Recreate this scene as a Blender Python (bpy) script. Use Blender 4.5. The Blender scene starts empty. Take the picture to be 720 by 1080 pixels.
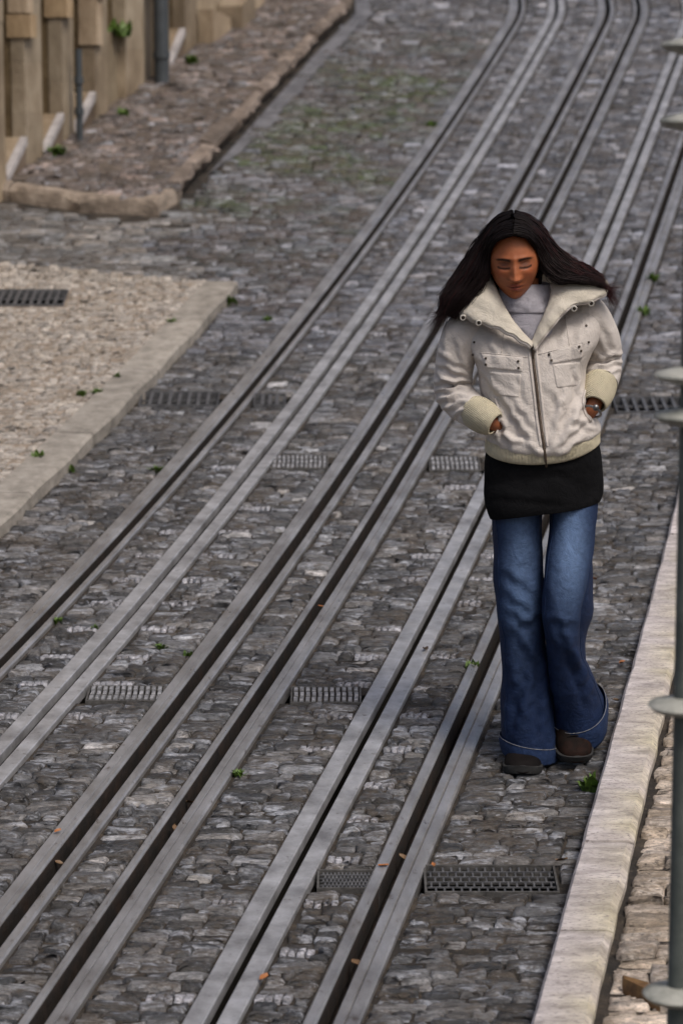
import bpy, math, random
import numpy as np
random.seed(7)
rng = np.random.default_rng(11)
R = math.radians
scene = bpy.context.scene
col = scene.collection

# ------------------------------------------------------------------ camera numbers
FPX = 2675.0; PITCH = R(9.0); CAMH = 2.8766
CA, SA = math.cos(PITCH), math.sin(PITCH)

def gz(Y):
    """height of the street along its climb"""
    Y = np.asarray(Y, dtype=float)
    k = 0.00748
    t = np.clip(Y - 8.0, 0, 15.0)
    z = 0.12294*Y + k*t*t
    t2 = np.clip(Y - 23.0, 0, 1e9)
    s_end = 0.0 + 2*k*15.0
    s0 = 0.12294 + s_end                           # the steep part eases off to a gentle rise at the top
    e = np.clip(t2, 0, 3.0)
    return z + s_end*t2 - (s0-.03)*(e*e/6.0 + np.clip(t2-3.0, 0, 1e9))

def ray(px, py):
    dx = (px-360)/FPX; dy = (540-py)/FPX
    return np.array([dx, CA+dy*SA, -SA+dy*CA])

def P(px, py, h=0.0):
    """point of the street surface (raised by h) seen at a place of the photograph"""
    r = ray(px, py); lo, hi = 1.0, 60.0
    for _ in range(50):
        m = (lo+hi)/2
        if CAMH + r[2]/r[1]*m - (float(gz(m))+h) > 0: lo = m
        else: hi = m
    return np.array([r[0]/r[1]*lo, lo, float(gz(lo))+h])

def W(px, py, Y):
    r = ray(px, py)
    return np.array([r[0]/r[1]*Y, Y, CAMH + r[2]/r[1]*Y])

# ------------------------------------------------------------------ object helpers
def tag(o, label=None, cat=None, group=None, kind=None):
    if label: o['label'] = label
    if cat: o['category'] = cat
    if group: o['group'] = group
    if kind: o['kind'] = kind
    return o

def empty(name, loc=(0, 0, 0), parent=None):
    o = bpy.data.objects.new(name, None); col.objects.link(o)
    o.location = loc; o.empty_display_size = .1
    if parent: o.parent = parent
    return o

def mesh_obj(name, verts, faces, mat, parent=None, smooth=True, colors=None, loc=None):
    me = bpy.data.meshes.new(name)
    v = np.asarray(verts, dtype=float)
    org = np.zeros(3)
    if parent is not None and parent.type == 'EMPTY':
        org = np.array(parent.location)
        p = parent.parent
        while p is not None: org = org + np.array(p.location); p = p.parent
    elif parent is not None:
        p = parent
        while p is not None: org = org + np.array(p.location); p = p.parent
    elif loc is not None:
        org = np.array(loc)
    v = v - org
    me.from_pydata(v.tolist(), [], [list(map(int, f)) for f in faces] if not isinstance(faces, list) else faces)
    me.update()
    if smooth: me.polygons.foreach_set('use_smooth', np.ones(len(me.polygons), dtype=bool))
    if colors is not None:
        a = me.color_attributes.new('Col', 'FLOAT_COLOR', 'POINT')
        c = np.ones((len(v), 4)); c[:, :3] = colors
        a.data.foreach_set('color', c.ravel())
    me.materials.append(mat)
    o = bpy.data.objects.new(name, me); col.objects.link(o)
    if parent is not None: o.parent = parent
    elif loc is not None: o.location = loc
    return o

class MB:
    def __init__(s): s.v = []; s.f = []; s.c = []
    def add(s, v, f, c=None):
        n = len(s.v)
        s.v += [tuple(map(float, p)) for p in v]
        s.f += [[i+n for i in q] for q in f]
        if c is not None: s.c += [tuple(c)]*len(v)
    def hexa(s, b, t, c=None):
        """8 corner box: 4 bottom points, 4 top points (same order, counterclockwise from above)"""
        s.add(list(b)+list(t), [[3,2,1,0],[4,5,6,7],[0,1,5,4],[1,2,6,5],[2,3,7,6],[3,0,4,7]], c)
    def bevbox(s, b, t, bev=.008, c=None):
        """box with its top edges chamfered"""
        b = np.array(b, float); t = np.array(t, float)
        ce = t.mean(0)
        d = t-ce; L = np.linalg.norm(d, axis=1, keepdims=True)
        ti = ce + d*(1-np.minimum(.45, bev*1.4/L))
        tm = t.copy(); tm[:, 2] -= bev
        v = np.vstack([b, tm, ti])
        f = [[3,2,1,0],[8,9,10,11]]
        for i in range(4):
            j = (i+1) % 4
            f += [[i, j, 4+j, 4+i], [4+i, 4+j, 8+j, 8+i]]
        s.add(v, f, c)
    def tube(s, pts, rad, n=8, c=None, cap=True):
        pts = np.array(pts, float); m = len(pts)
        rad = np.full(m, rad) if np.isscalar(rad) else np.array(rad)
        tg = np.gradient(pts, axis=0); tg /= np.linalg.norm(tg, axis=1, keepdims=True)+1e-12
        up = np.array([0, 0, 1.]) if abs(tg[0][2]) < .9 else np.array([0, 1., 0])
        v = []
        for i in range(m):
            a = np.cross(tg[i], up); a /= np.linalg.norm(a)+1e-12
            b = np.cross(a, tg[i]); up = b
            for k in range(n):
                th = 2*math.pi*k/n
                v.append(pts[i]+rad[i]*(math.cos(th)*a+math.sin(th)*b))
        f = []
        for i in range(m-1):
            for k in range(n):
                k2 = (k+1) % n
                f.append([i*n+k, i*n+k2, (i+1)*n+k2, (i+1)*n+k])
        if cap: f += [list(range(n))[::-1], list(range((m-1)*n, m*n))]
        s.add(v, f, c)
    def lathe(s, prof, cx, cy, n=32, c=None):
        v = []; m = len(prof)
        for r, z in prof:
            for k in range(n):
                th = 2*math.pi*k/n
                v.append((cx+r*math.cos(th), cy+r*math.sin(th), z))
        f = []
        for i in range(m-1):
            for k in range(n):
                k2 = (k+1) % n
                f.append([i*n+k, i*n+k2, (i+1)*n+k2, (i+1)*n+k])
        f += [list(range(n))[::-1], list(range((m-1)*n, m*n))]
        s.add(v, f, c)
    def build(s, name, mat, parent=None, smooth=False, loc=None):
        return mesh_obj(name, s.v, s.f, mat, parent, smooth, np.array(s.c) if len(s.c) == len(s.v) and s.c else None, loc)

def shade_auto(o, ang=35):
    me = o.data
    me.polygons.foreach_set('use_smooth', np.ones(len(me.polygons), dtype=bool))
    me.set_sharp_from_angle(angle=R(ang))
    return o

# ------------------------------------------------------------------ materials
def new_mat(name):
    m = bpy.data.materials.new(name); m.use_nodes = True
    nt = m.node_tree; nt.nodes.clear()
    out = nt.nodes.new('ShaderNodeOutputMaterial'); b = nt.nodes.new('ShaderNodeBsdfPrincipled')
    nt.links.new(b.outputs[0], out.inputs[0])
    return m, nt, b

def N(nt, t, **kw):
    n = nt.nodes.new(t)
    for k, v in kw.items(): setattr(n, k, v)
    return n

def ramp(nt, fac, stops):
    r = N(nt, 'ShaderNodeValToRGB'); e = r.color_ramp.elements
    while len(e) < len(stops): e.new(.5)
    for x, (p, c) in zip(e, stops):
        x.position = p; x.color = (*c, 1) if len(c) == 3 else c
    nt.links.new(fac, r.inputs[0]); return r.outputs[0]

def noise(nt, vec, scale, detail=5, rough=.6, dist=0):
    n = N(nt, 'ShaderNodeTexNoise'); n.inputs['Scale'].default_value = scale
    n.inputs['Detail'].default_value = detail; n.inputs['Roughness'].default_value = rough
    n.inputs['Distortion'].default_value = dist
    nt.links.new(vec, n.inputs['Vector']); return n.outputs['Fac']

def mapping(nt, scale=(1, 1, 1), coord='Object', rot=(0, 0, 0)):
    tc = N(nt, 'ShaderNodeTexCoord'); mp = N(nt, 'ShaderNodeMapping')
    mp.inputs['Scale'].default_value = scale; mp.inputs['Rotation'].default_value = rot
    nt.links.new(tc.outputs[coord], mp.inputs['Vector']); return mp.outputs[0]

def mix(nt, fac, a, b, mode='MIX'):
    m = N(nt, 'ShaderNodeMix', data_type='RGBA', blend_type=mode)
    for sock, val in ((m.inputs[0], fac), (m.inputs[6], a), (m.inputs[7], b)):
        if isinstance(val, (int, float)): sock.default_value = val
        elif isinstance(val, tuple): sock.default_value = (*val, 1)
        else: nt.links.new(val, sock)
    return m.outputs[2]

def bump(nt, b, h, strength, dist=.01, prev=None):
    n = N(nt, 'ShaderNodeBump'); n.inputs['Strength'].default_value = strength
    n.inputs['Distance'].default_value = dist
    nt.links.new(h, n.inputs['Height'])
    if prev is not None: nt.links.new(prev, n.inputs['Normal'])
    if b is not None: nt.links.new(n.outputs[0], b.inputs['Normal'])
    return n.outputs[0]

def mottled(name, cols, scale=12, rough=(.55, .85), bscale=80, bstr=.5, bdist=.004, attr=False, stretch=(1, 1, 1), metal=0., spec=.5, cp=(.3, .7), fine=None):
    """noise-mottled surface; cols dark -> light; attr multiplies by the per-piece colour"""
    m, nt, b = new_mat(name)
    v = mapping(nt, stretch)
    f = noise(nt, v, scale, 8, .65)
    c = ramp(nt, f, [(cp[0]+(cp[1]-cp[0])*i/(len(cols)-1), q) for i, q in enumerate(cols)])
    if attr:
        a = N(nt, 'ShaderNodeVertexColor', layer_name='Col')
        c = mix(nt, 1., c, a.outputs['Color'], 'MULTIPLY')
    if fine:
        f2 = noise(nt, v, fine[0], 3, .6)
        c = mix(nt, ramp(nt, f2, [(fine[1], (0, 0, 0)), (fine[2], (1, 1, 1))]), c, fine[3])
    nt.links.new(c, b.inputs['Base Color'])
    rr = N(nt, 'ShaderNodeMapRange'); rr.inputs['To Min'].default_value = rough[0]; rr.inputs['To Max'].default_value = rough[1]
    rr.inputs['From Min'].default_value = .3; rr.inputs['From Max'].default_value = .7
    nt.links.new(noise(nt, v, scale*2.3, 4), rr.inputs['Value']); nt.links.new(rr.outputs[0], b.inputs['Roughness'])
    n1 = bump(nt, None, noise(nt, v, bscale, 6, .65), bstr, bdist)
    bump(nt, b, noise(nt, v, bscale*.28, 4, .6), bstr*.8, bdist*2.5, n1)
    b.inputs['Metallic'].default_value = metal
    b.inputs['Specular IOR Level'].default_value = spec
    return m

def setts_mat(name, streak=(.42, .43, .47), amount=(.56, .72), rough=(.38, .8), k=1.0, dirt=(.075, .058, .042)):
    m, nt, b = new_mat(name)
    a = N(nt, 'ShaderNodeVertexColor', layer_name='Col')
    v = mapping(nt, (.62, 2.6, 1))
    f = noise(nt, v, 34, 10, .78)
    c = mix(nt, 1., ramp(nt, f, [(.30, (.30, .29, .29)), (.48, (.9, .9, .9)), (.68, (2.0, 1.95, 1.95))]), a.outputs['Color'], 'MULTIPLY')
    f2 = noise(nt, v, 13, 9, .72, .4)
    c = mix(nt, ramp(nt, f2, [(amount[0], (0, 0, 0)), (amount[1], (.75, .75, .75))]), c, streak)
    fd = noise(nt, mapping(nt, (1, 1, 1)), 5.5, 6, .7)
    fe = noise(nt, v, 45, 5, .7)
    dm = N(nt, 'ShaderNodeMath', operation='MULTIPLY'); nt.links.new(fd, dm.inputs[0]); nt.links.new(fe, dm.inputs[1])
    c = mix(nt, ramp(nt, dm.outputs[0], [(.24, (0, 0, 0)), (.33, (.85, .85, .85))]), c, dirt)
    f3 = noise(nt, v, 105, 4, .7)
    c = mix(nt, ramp(nt, f3, [(.33, (.75, .75, .75)), (.47, (0, 0, 0))]), c, (.018, .016, .015))
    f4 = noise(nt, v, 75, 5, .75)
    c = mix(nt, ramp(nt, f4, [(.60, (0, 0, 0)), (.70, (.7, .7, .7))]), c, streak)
    nt.links.new(c, b.inputs['Base Color'])
    rr = N(nt, 'ShaderNodeMapRange'); rr.inputs['To Min'].default_value = rough[0]; rr.inputs['To Max'].default_value = rough[1]
    rr.inputs['From Min'].default_value = .3; rr.inputs['From Max'].default_value = .7
    nt.links.new(noise(nt, v, 30, 4), rr.inputs['Value']); nt.links.new(rr.outputs[0], b.inputs['Roughness'])
    n1 = bump(nt, None, noise(nt, v, 120, 6, .7), .9*k, .005)
    bump(nt, b, noise(nt, v, 32, 5, .65), .9*k, .014, n1)
    b.inputs['Specular IOR Level'].default_value = .5
    return m

M = {}
M['setts'] = setts_mat('dark_granite_setts', (.50, .52, .58), (.53, .64), (.2, .6))  # pale worn streaks, tinted blue as highlights painted into the stone colour
M['limestone'] = setts_mat('limestone_setts', (.62, .56, .5), (.52, .72), (.6, .9), .8, (.24, .19, .14))
M['bed'] = mottled('joint_dirt', [(.008, .007, .0055), (.022, .017, .013), (.062, .047, .033)], 9, (.8, 1), 140, .8, .006, fine=(60, .6, .74, (.10, .08, .055)))
M['sand'] = mottled('sandy_joint_dirt', [(.12, .095, .07), (.24, .19, .145), (.36, .30, .24)], 14, (.8, 1), 140, .7, .004)
M['middirt'] = mottled('pale_joint_dirt', [(.05, .04, .032), (.10, .078, .062), (.17, .14, .115)], 12, (.8, 1), 140, .7, .004)
M['ground'] = mottled('hill_ground', [(.04, .035, .03), (.07, .06, .05)], 2, (.8, 1), 60, .6)
M['steel'] = mottled('worn_steel', [(.15, .135, .128), (.32, .312, .312), (.50, .495, .51)], 7, (.27, .52), 220, .3, .001, metal=.55, stretch=(1.3, .6, 1), cp=(.2, .8), fine=(26, .62, .8, (.09, .065, .05)))
M['slotsteel'] = mottled('slot_beam_steel', [(.20, .196, .20), (.36, .358, .368), (.52, .52, .54)], 9, (.3, .55), 260, .35, .001, metal=.42, cp=(.3, .7), fine=(40, .63, .8, (.11, .095, .085)))
M['rust'] = mottled('rusty_groove', [(.004, .003, .002), (.011, .0065, .004), (.03, .016, .009)], 14, (.7, .95), 120, .6, .003)
M['grease'] = mottled('black_grease', [(.003, .003, .003), (.008, .007, .007)], 20, (.5, .8), 100, .3)
M['iron'] = mottled('cast_iron', [(.05, .05, .052), (.10, .10, .105), (.16, .16, .165)], 25, (.4, .7), 150, .5, .002, metal=.35)
M['pit'] = mottled('drain_pit', [(.004, .004, .004), (.01, .01, .01)], 10, (.9, 1), 50, .2)
M['kerb'] = mottled('pale_limestone_kerb', [(.20, .182, .18), (.43, .395, .395), (.64, .60, .605)], 9, (.65, .9), 110, .7, .004, stretch=(1, 3.0, 1), attr=True, cp=(.25, .68), fine=(70, .54, .68, (.20, .175, .17)))
M['kerbmoss'] = mottled('mossy_kerb_edge', [(.20, .19, .08), (.45, .42, .24), (.62, .58, .42)], 30, (.8, 1), 140, .7, .003)
M['kerbgrey'] = mottled('grey_beige_kerb', [(.17, .155, .135), (.29, .265, .235), (.40, .37, .335)], 12, (.65, .9), 110, .6, .004, attr=True)
M['kerbtan'] = mottled('worn_tan_kerb', [(.12, .10, .08), (.25, .213, .175), (.43, .38, .325)], 8, (.65, .9), 80, .9, .008, attr=True)
M['tan'] = mottled('tan_ashlar', [(.15, .112, .072), (.27, .215, .150), (.40, .335, .25)], 4, (.7, .92), 40, .6, .008, attr=True, stretch=(1, 1, .5))
M['plaster'] = mottled('brown_plaster', [(.08, .054, .026), (.14, .098, .05), (.20, .145, .082)], 5, (.75, .95), 50, .6, .006)
M['white'] = mottled('whitewashed_stone', [(.26, .24, .235), (.52, .49, .49)], 10, (.6, .85), 90, .4, .003)
M['pipe'] = mottled('slate_grey_paint', [(.035, .042, .048), (.065, .075, .085)], 9, (.45, .65), 60, .2, .002)
M['wood'] = mottled('dark_green_door_paint', [(.02, .026, .028), (.04, .05, .055)], 6, (.4, .6), 60, .3, .003, stretch=(1, 1, .2))
M['post'] = mottled('grey_green_post_paint', [(.05, .06, .055), (.08, .092, .085), (.115, .13, .12)], 14, (.5, .75), 160, .35, .0015)
M['collar'] = mottled('weathered_pale_collar', [(.15, .155, .135), (.32, .32, .285), (.44, .43, .39)], 18, (.55, .8), 150, .4, .0015)
def leaf_mat(name, c0, c1, tr=.2):
    m, nt, b = new_mat(name)
    v = mapping(nt)
    c = ramp(nt, noise(nt, v, 40, 3), [(.3, c0), (.7, c1)])
    nt.links.new(c, b.inputs['Base Color']); b.inputs['Roughness'].default_value = .55
    b.inputs['Subsurface Weight'].default_value = tr; b.inputs['Subsurface Radius'].default_value = (.01, .01, .003)
    return m
M['weed'] = leaf_mat('weed_green', (.05, .095, .012), (.12, .20, .028))
M['moss'] = leaf_mat('moss_green', (.035, .07, .01), (.10, .16, .025), 0)
M['dead'] = leaf_mat('brown_dead_leaf', (.09, .05, .022), (.22, .13, .065))
M['orange'] = leaf_mat('orange_dead_leaf', (.26, .08, .02), (.38, .16, .05))
M['chock'] = leaf_mat('brown_weathered_wood', (.06, .028, .010), (.20, .11, .04), 0)

# ------------------------------------------------------------------ rails: plan curves
RM, RQ = 0.204116, 0.00168202
OFF = dict(A=-2.854064, B=-2.561816, C=-2.157768, D=-1.913118, E=-1.498453, F=-1.223123)
def curve(Y):
    Y = np.asarray(Y, float)
    t = np.clip(Y-12, 0, None)
    x = RM*Y + RQ*t*t
    # beyond the head of the steep stretch the tracks swing to the left
    u = np.clip(Y-20.0, 0, None)
    return x - np.where(u < .6, .157*u*u, .157*.36 + .189*(u-.6))
def rx(k, Y, d=0.0): return OFF[k] + curve(Y) + d
# lateral profile of every line: outer left, groove left, groove right, outer right
PROF = dict(A=(-.085, -.017, .013, .040), C=(-.077, -.020, .019, .052), D=(-.043, -.019, .018, .076), F=(-.054, -.019, .017, .083),
            B=(-.066, -.014, .014, .064), E=(-.066, -.0145, .0155, .066))
YN, YF = 4.2, 30.0

# ------------------------------------------------------------------ setting polygons
KR0, KR1 = P(562, 1080, .07), P(706, 560, .07)          # right kerb, road-side edge
def kerb_r(Y): return KR0[0] + (np.asarray(Y)-KR0[1])*(KR1[0]-KR0[0])/(KR1[1]-KR0[1])
KL0, KL1 = P(0, 556, .03), P(249, 301, .03)              # lower left kerb, road-side edge
def kerb_l(Y): return KL0[0] + (np.asarray(Y)-KL0[1])*(KL1[0]-KL0[0])/(KL1[1]-KL0[1])
LB0, LB1 = P(0, 274, .05), P(249, 296, .05)              # back edge of the lower left pavement
def low_back(X): return LB0[1] + (np.asarray(X)-LB0[0])*(LB1[1]-LB0[1])/(LB1[0]-LB0[0])
UF = [P(-140, 178, .10), P(0, 192, .10), P(70, 203, .10), P(138, 214, .10), P(172, 209, .10), P(192, 194, .10)]   # front kerb of the upper pavement
US = [P(192, 194, .10), P(212, 172, .10), P(232, 150, .10), P(258, 122, .10), P(283, 94, .10), P(305, 70, .10), P(330, 42, .10), P(358, 15, .10), P(372, 2, .10)]
def upper_edge(Y):
    ys = np.array([p[1] for p in US]); xs = np.array([p[0] for p in US]); o = np.argsort(ys)
    return np.interp(Y, ys[o], xs[o])
def upper_front(X):
    xs = np.array([p[0] for p in UF]); ys = np.array([p[1] for p in UF])
    return np.interp(X, xs, ys)
UCX = UF[-1][0]                                          # corner of the upper pavement
BW0, BW1 = P(6, 190, .10), P(240, 20, .10)               # foot of the facade
BD = (BW1-BW0)[:2]/np.linalg.norm((BW1-BW0)[:2])
def wall_x(Y): return BW0[0] + (np.asarray(Y)-BW0[1])*BD[0]/BD[1]

# ------------------------------------------------------------------ drain grates (pixel boxes of the photograph -> places on the street)
GR = {}
def grate_zone(name, x0, y0, x1, y1, h=0.0):
    a = P(x0, y1, h); b = P(x1, y1, h); c = P(x0, y0, h)
    GR[name] = (a[0], b[0], a[1], c[1])
grate_zone('g1', 448, 914, 590, 943)
grate_zone('g2', 334, 919, 400, 939)
grate_zone('g3', 306, 724, 381, 741)
grate_zone('g4', 90, 723, 172, 739)
grate_zone('g5', 285, 480, 346, 494)
grate_zone('g6', 453, 481, 507, 496)
grate_zone('g7', 146, 414, 230, 428)
grate_zone('g8', 267, 416, 301, 428)
grate_zone('g9', 650, 419, 726, 435)
grate_zone('g10', -20, 306, 67, 322, .05)

# ------------------------------------------------------------------ sett generator
class Setts:
    def __init__(s): s.q = []; s.c = []; s.h = []; s.small = []
    def add(s, x00, x10, x01, x11, y0, y1, c, h, small=False):
        s.q.append((x00, x10, x01, x11, y0, y1)); s.c.append(c); s.h.append(h); s.small.append(small)
    def build(s, name, mat, zoff=0.0, jit=.006, rough=.006, gap=.005, dome=.004):
        q = np.array(s.q); n = len(q); c = np.array(s.c); h = np.array(s.h)
        r2 = np.random.default_rng(len(q))
        wdt = q[:, 1]-q[:, 0]; dep = q[:, 5]-q[:, 4]
        cu = .085; P8 = np.array([(cu,0),(1-cu,0),(1,cu*1.3),(1,1-cu*1.3),(1-cu,1),(cu,1),(0,1-cu*1.3),(0,cu*1.3)])
        jj = np.minimum(jit, .1*wdt)[:, None]; jx = r2.normal(0, 1, (n, 8))*jj; jy = r2.normal(0, 1, (n, 8))*jj*.8
        rr_ = np.minimum(rough, .10*wdt)[:, None]; tilt = r2.normal(0, 1, (n, 2))*rr_
        hv = r2.normal(0, .5, (n, 8))*rr_
        def ring(inset, dz, jk, hk):
            u = np.broadcast_to(P8[:, 0], (n, 8)); v = np.broadcast_to(P8[:, 1], (n, 8))
            ix = np.minimum(inset/np.maximum(wdt, .01), np.where(wdt < .035, .10, .24))[:, None]; iy = np.minimum(inset/np.maximum(dep, .01), np.where(wdt < .035, .12, .26))[:, None]
            u = ix + u*(1-2*ix); v = iy + v*(1-2*iy)
            xa = q[:, 0:1]*(1-u)+q[:, 1:2]*u; xb = q[:, 2:3]*(1-u)+q[:, 3:4]*u
            X = xa*(1-v)+xb*v + jx*jk
            Y = q[:, 4:5]*(1-v)+q[:, 5:6]*v + jy*jk
            Z = gz(Y) + zoff + h[:, None] + dz + (tilt[:, :1]*(u-.5)+tilt[:, 1:]*(v-.5)) + hv*hk
            return np.stack([X, Y, Z], -1)
        r0 = ring(gap*.4, -.035, .6, 0); r1 = ring(gap, -.009, .8, .3); r3 = ring(gap+.0055, -.0010, 1., 1.); 
        ctr = ring(.5, 0, 0, 0).mean(1, keepdims=True); ctr = r3.mean(1, keepdims=True); ctr[:, :, 2] += dome
        r4 = (r3*.55 + ctr*.45); r4[:, :, 2] += dome*.8 + r2.normal(0, .35, (n, 8))*rr_
        V = np.concatenate([r0, r1, r3, r4, ctr], 1)         # 33 per stone
        k = np.arange(8); k2 = (k+1) % 8
        f = []
        for a in (0, 8, 16):
            f.append(np.stack([a+k, a+k2, a+8+k2, a+8+k], 1))
        quads = np.concatenate(f, 0); tris = np.stack([24+k, 24+k2, np.full(8, 32)], 1)
        base = (np.arange(n)*33)[:, None, None]
        Q = (quads[None]+base).reshape(-1, 4); T = (tris[None]+base).reshape(-1, 3)
        me = bpy.data.meshes.new(name)
        me.vertices.add(n*33); me.vertices.foreach_set('co', V.reshape(-1))
        nl = len(Q)*4+len(T)*3
        me.loops.add(nl); me.loops.foreach_set('vertex_index', np.concatenate([Q.ravel(), T.ravel()]).astype(np.int32))
        npoly = len(Q)+len(T); me.polygons.add(npoly)
        st = np.concatenate([np.arange(len(Q))*4, len(Q)*4+np.arange(len(T))*3]).astype(np.int32)
        me.polygons.foreach_set('loop_start', st)
        me.polygons.foreach_set('use_smooth', np.ones(npoly, dtype=bool))
        me.update(calc_edges=True); me.validate()
        a = me.color_attributes.new('Col', 'FLOAT_COLOR', 'POINT')
        cc = np.ones((n, 33, 4)); cc[:, :, :3] = c[:, None, :]
        a.data.foreach_set('color', cc.reshape(-1))
        me.materials.append(mat)
        o = bpy.data.objects.new(name, me); col.objects.link(o)
        return o

def fill(S, lo, hi, y0, y1, wr, colfn, hs=.004, shear=True, maxh=None):
    """fill one course between two bounding curves with stones"""
    a0, b0, a1, b1 = float(lo(y0)), float(hi(y0)), float(lo(y1)), float(hi(y1))
    L = b0-a0
    if L < .02: return
    t = [0.0]
    while t[-1] < L:
        t.append(t[-1]+random.uniform(*wr))
    t = np.array(t); t = t/t[-1]
    if len(t) > 2 and L/(len(t)-1) < wr[0]*.75: t = np.linspace(0, 1, len(t)-1)
    for i in range(len(t)-1):
        c, dh = colfn((a0+(b0-a0)*(t[i]+t[i+1])/2), (y0+y1)/2)
        S.add(a0+(b0-a0)*t[i], a0+(b0-a0)*t[i+1], a1+(b1-a1)*t[i], a1+(b1-a1)*t[i+1], y0, y1, c, random.gauss(0, hs)+dh)

def vnoise(x, y, s):
    return (math.sin(x*s*1.7+1.3+2*math.sin(y*s*.9))+math.sin(y*s*2.1+.7+1.5*math.sin(x*s*1.3)))/2

def col_road(x, y):
    b = random.choice([.034, .046, .062, .08, .105, .14, .19])*random.uniform(.8, 1.2)
    if random.random() < .14: b *= 2.0
    warm = random.uniform(-.06, .10)
    c = np.array([b*(1+warm), b*(1+warm*.35), b*(1-warm*.5+.03)])
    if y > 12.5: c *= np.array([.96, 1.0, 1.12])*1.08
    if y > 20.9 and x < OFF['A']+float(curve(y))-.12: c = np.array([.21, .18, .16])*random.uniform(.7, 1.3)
    # moss on the open road left of the tracks
    lat = x-(OFF['A']+float(curve(y)))
    if 13.2 < y < 19.8 and -2.3 < lat < -.12:
        k = .5+.5*vnoise(x, y, 2.6)
        g = min(1, max(0, k*1.7-.05)*math.exp(-((lat+.75)/.75)**2-((y-17.2)/2.0)**2)*random.uniform(.1, 1.5))
        c = c*(1-g*.9)+np.array([.052, .082, .012])*g*.9
        if random.random() < .4: c = c*.5+np.array([.075, .05, .038])*.5
    return c, 0.0
def col_lime(x, y):
    b = random.uniform(.26, .48)
    w = random.uniform(0, .2)
    return np.array([b*(.98+w*.15), b*(.90+w*.04), b*(.81-w*.12)]), 0.0
def col_upper(x, y):
    b = random.choice([.07, .10, .13, .17, .22])*random.uniform(.8, 1.2)
    w = random.uniform(0, .3)
    c = np.array([b*(1.05+w*.5), b*(.9+w*.08), b*(.84-w*.15)])
    near = max(0, 1-abs(y-float(upper_front(x))-.3)/1.1)
    return c*(1+.5*near*random.random()), 0.0
def col_side(x, y):
    b = random.choice([.10, .13, .16, .20, .26])*random.uniform(.8, 1.2)
    w = random.uniform(-.05, .1)
    return np.array([b*(1+w), b, b*(1.0-w)]), 0.0
# ================================================================== THE SETTING
def SP(x, y, dz=0.0): return (float(x), float(y), float(gz(y))+dz)

# hill: one sheet to the horizon
ys = np.concatenate([np.linspace(-40, 3, 12), np.linspace(4, 26, 90), np.linspace(27, 60, 20), np.linspace(70, 400, 14)])
xs = np.array([-300, -80, -30, -12, -6, -3, 0, 3, 6, 12, 30, 80, 300.])
V = [(x, y, float(gz(y))-.36) for y in ys for x in xs]
nx = len(xs)
F = [[j*nx+i, j*nx+i+1, (j+1)*nx+i+1, (j+1)*nx+i] for j in range(len(ys)-1) for i in range(nx-1)]
tag(mesh_obj('ground', V, F, M['ground']), kind='structure')

def strip(mb, lo, hi, y0, y1, dz, step=.15):
    Y = np.linspace(y0, y1, max(2, int((y1-y0)/step)))
    v = []
    for y in Y: v += [SP(lo(y), y, dz), SP(hi(y), y, dz)]
    mb.add(v, [[2*i, 2*i+1, 2*i+3, 2*i+2] for i in range(len(Y)-1)])

def edge(k, j): return lambda y: rx(k, y, PROF[k][j])
def cst(v): return lambda y: np.asarray(y)*0+v
lanes = [('A', 3, 'B', 0), ('B', 3, 'C', 0), ('C', 3, 'D', 0), ('D', 3, 'E', 0), ('E', 3, 'F', 0)]
XL, XR = -7.0, 4.6

KW_R, KW_L = .136, .165
def in_upper(x, y, m=0.0):
    if x < UCX: return y > float(upper_front(x))-m
    return y > US[0][1] and x < float(upper_edge(y))+m
def in_low(x, y, m=0.0): return x < float(kerb_l(y))+m and y < float(low_back(x))+m

def grates_at(y, pad=.012):
    return [g for g in GR.values() if g[2]-pad < y < g[3]+pad]

def cut_lane(lo, hi, y0, y1, skip=.012):
    """split a lane into pieces left and right of any drain grate on this course"""
    y = (y0+y1)/2
    segs = [(lo, hi)]
    for g in grates_at(y):
        out = []
        for a, b in segs:
            a_, b_ = float(a(y)), float(b(y))
            if g[1]+skip < a_ or g[0]-skip > b_: out.append((a, b)); continue
            if g[0]-skip-a_ > .03: out.append((a, cst(g[0]-skip)))
            if b_-g[1]-skip > .03: out.append((cst(g[1]+skip), b))
        segs = out
    return segs

def off(fn, d): return lambda y: fn(y)+d
def bed_strip(mb, lo, hi, dz, ya=YN, yb=YF, limit=None):
    Y = sorted(set(np.round(np.concatenate([np.arange(ya, yb, .15), [v for g in GR.values() for v in g[2:]]]), 4)))
    for y0, y1 in zip(Y[:-1], Y[1:]):
        for a, b in cut_lane(lo, hi, y0, y1, -.004):
            x = [float(a(y0)), float(b(y0)), float(b(y1)), float(a(y1))]
            mb.add([SP(x[0], y0, dz), SP(x[1], y0, dz), SP(x[2], y1, dz), SP(x[3], y1, dz)], [[0, 1, 2, 3]])
mb = MB()
bed_strip(mb, cst(XL), edge('A', 0), -.010)
for a, i, b, j in lanes: bed_strip(mb, edge(a, i), edge(b, j), -.010)
bed_strip(mb, edge('F', 3), cst(XR), -.010)
tag(mb.build('road_bed', M['bed']), kind='structure')
S = Setts()
y = 4.6
row = 0
def off_(fn, d): return lambda y: fn(y)+d
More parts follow.
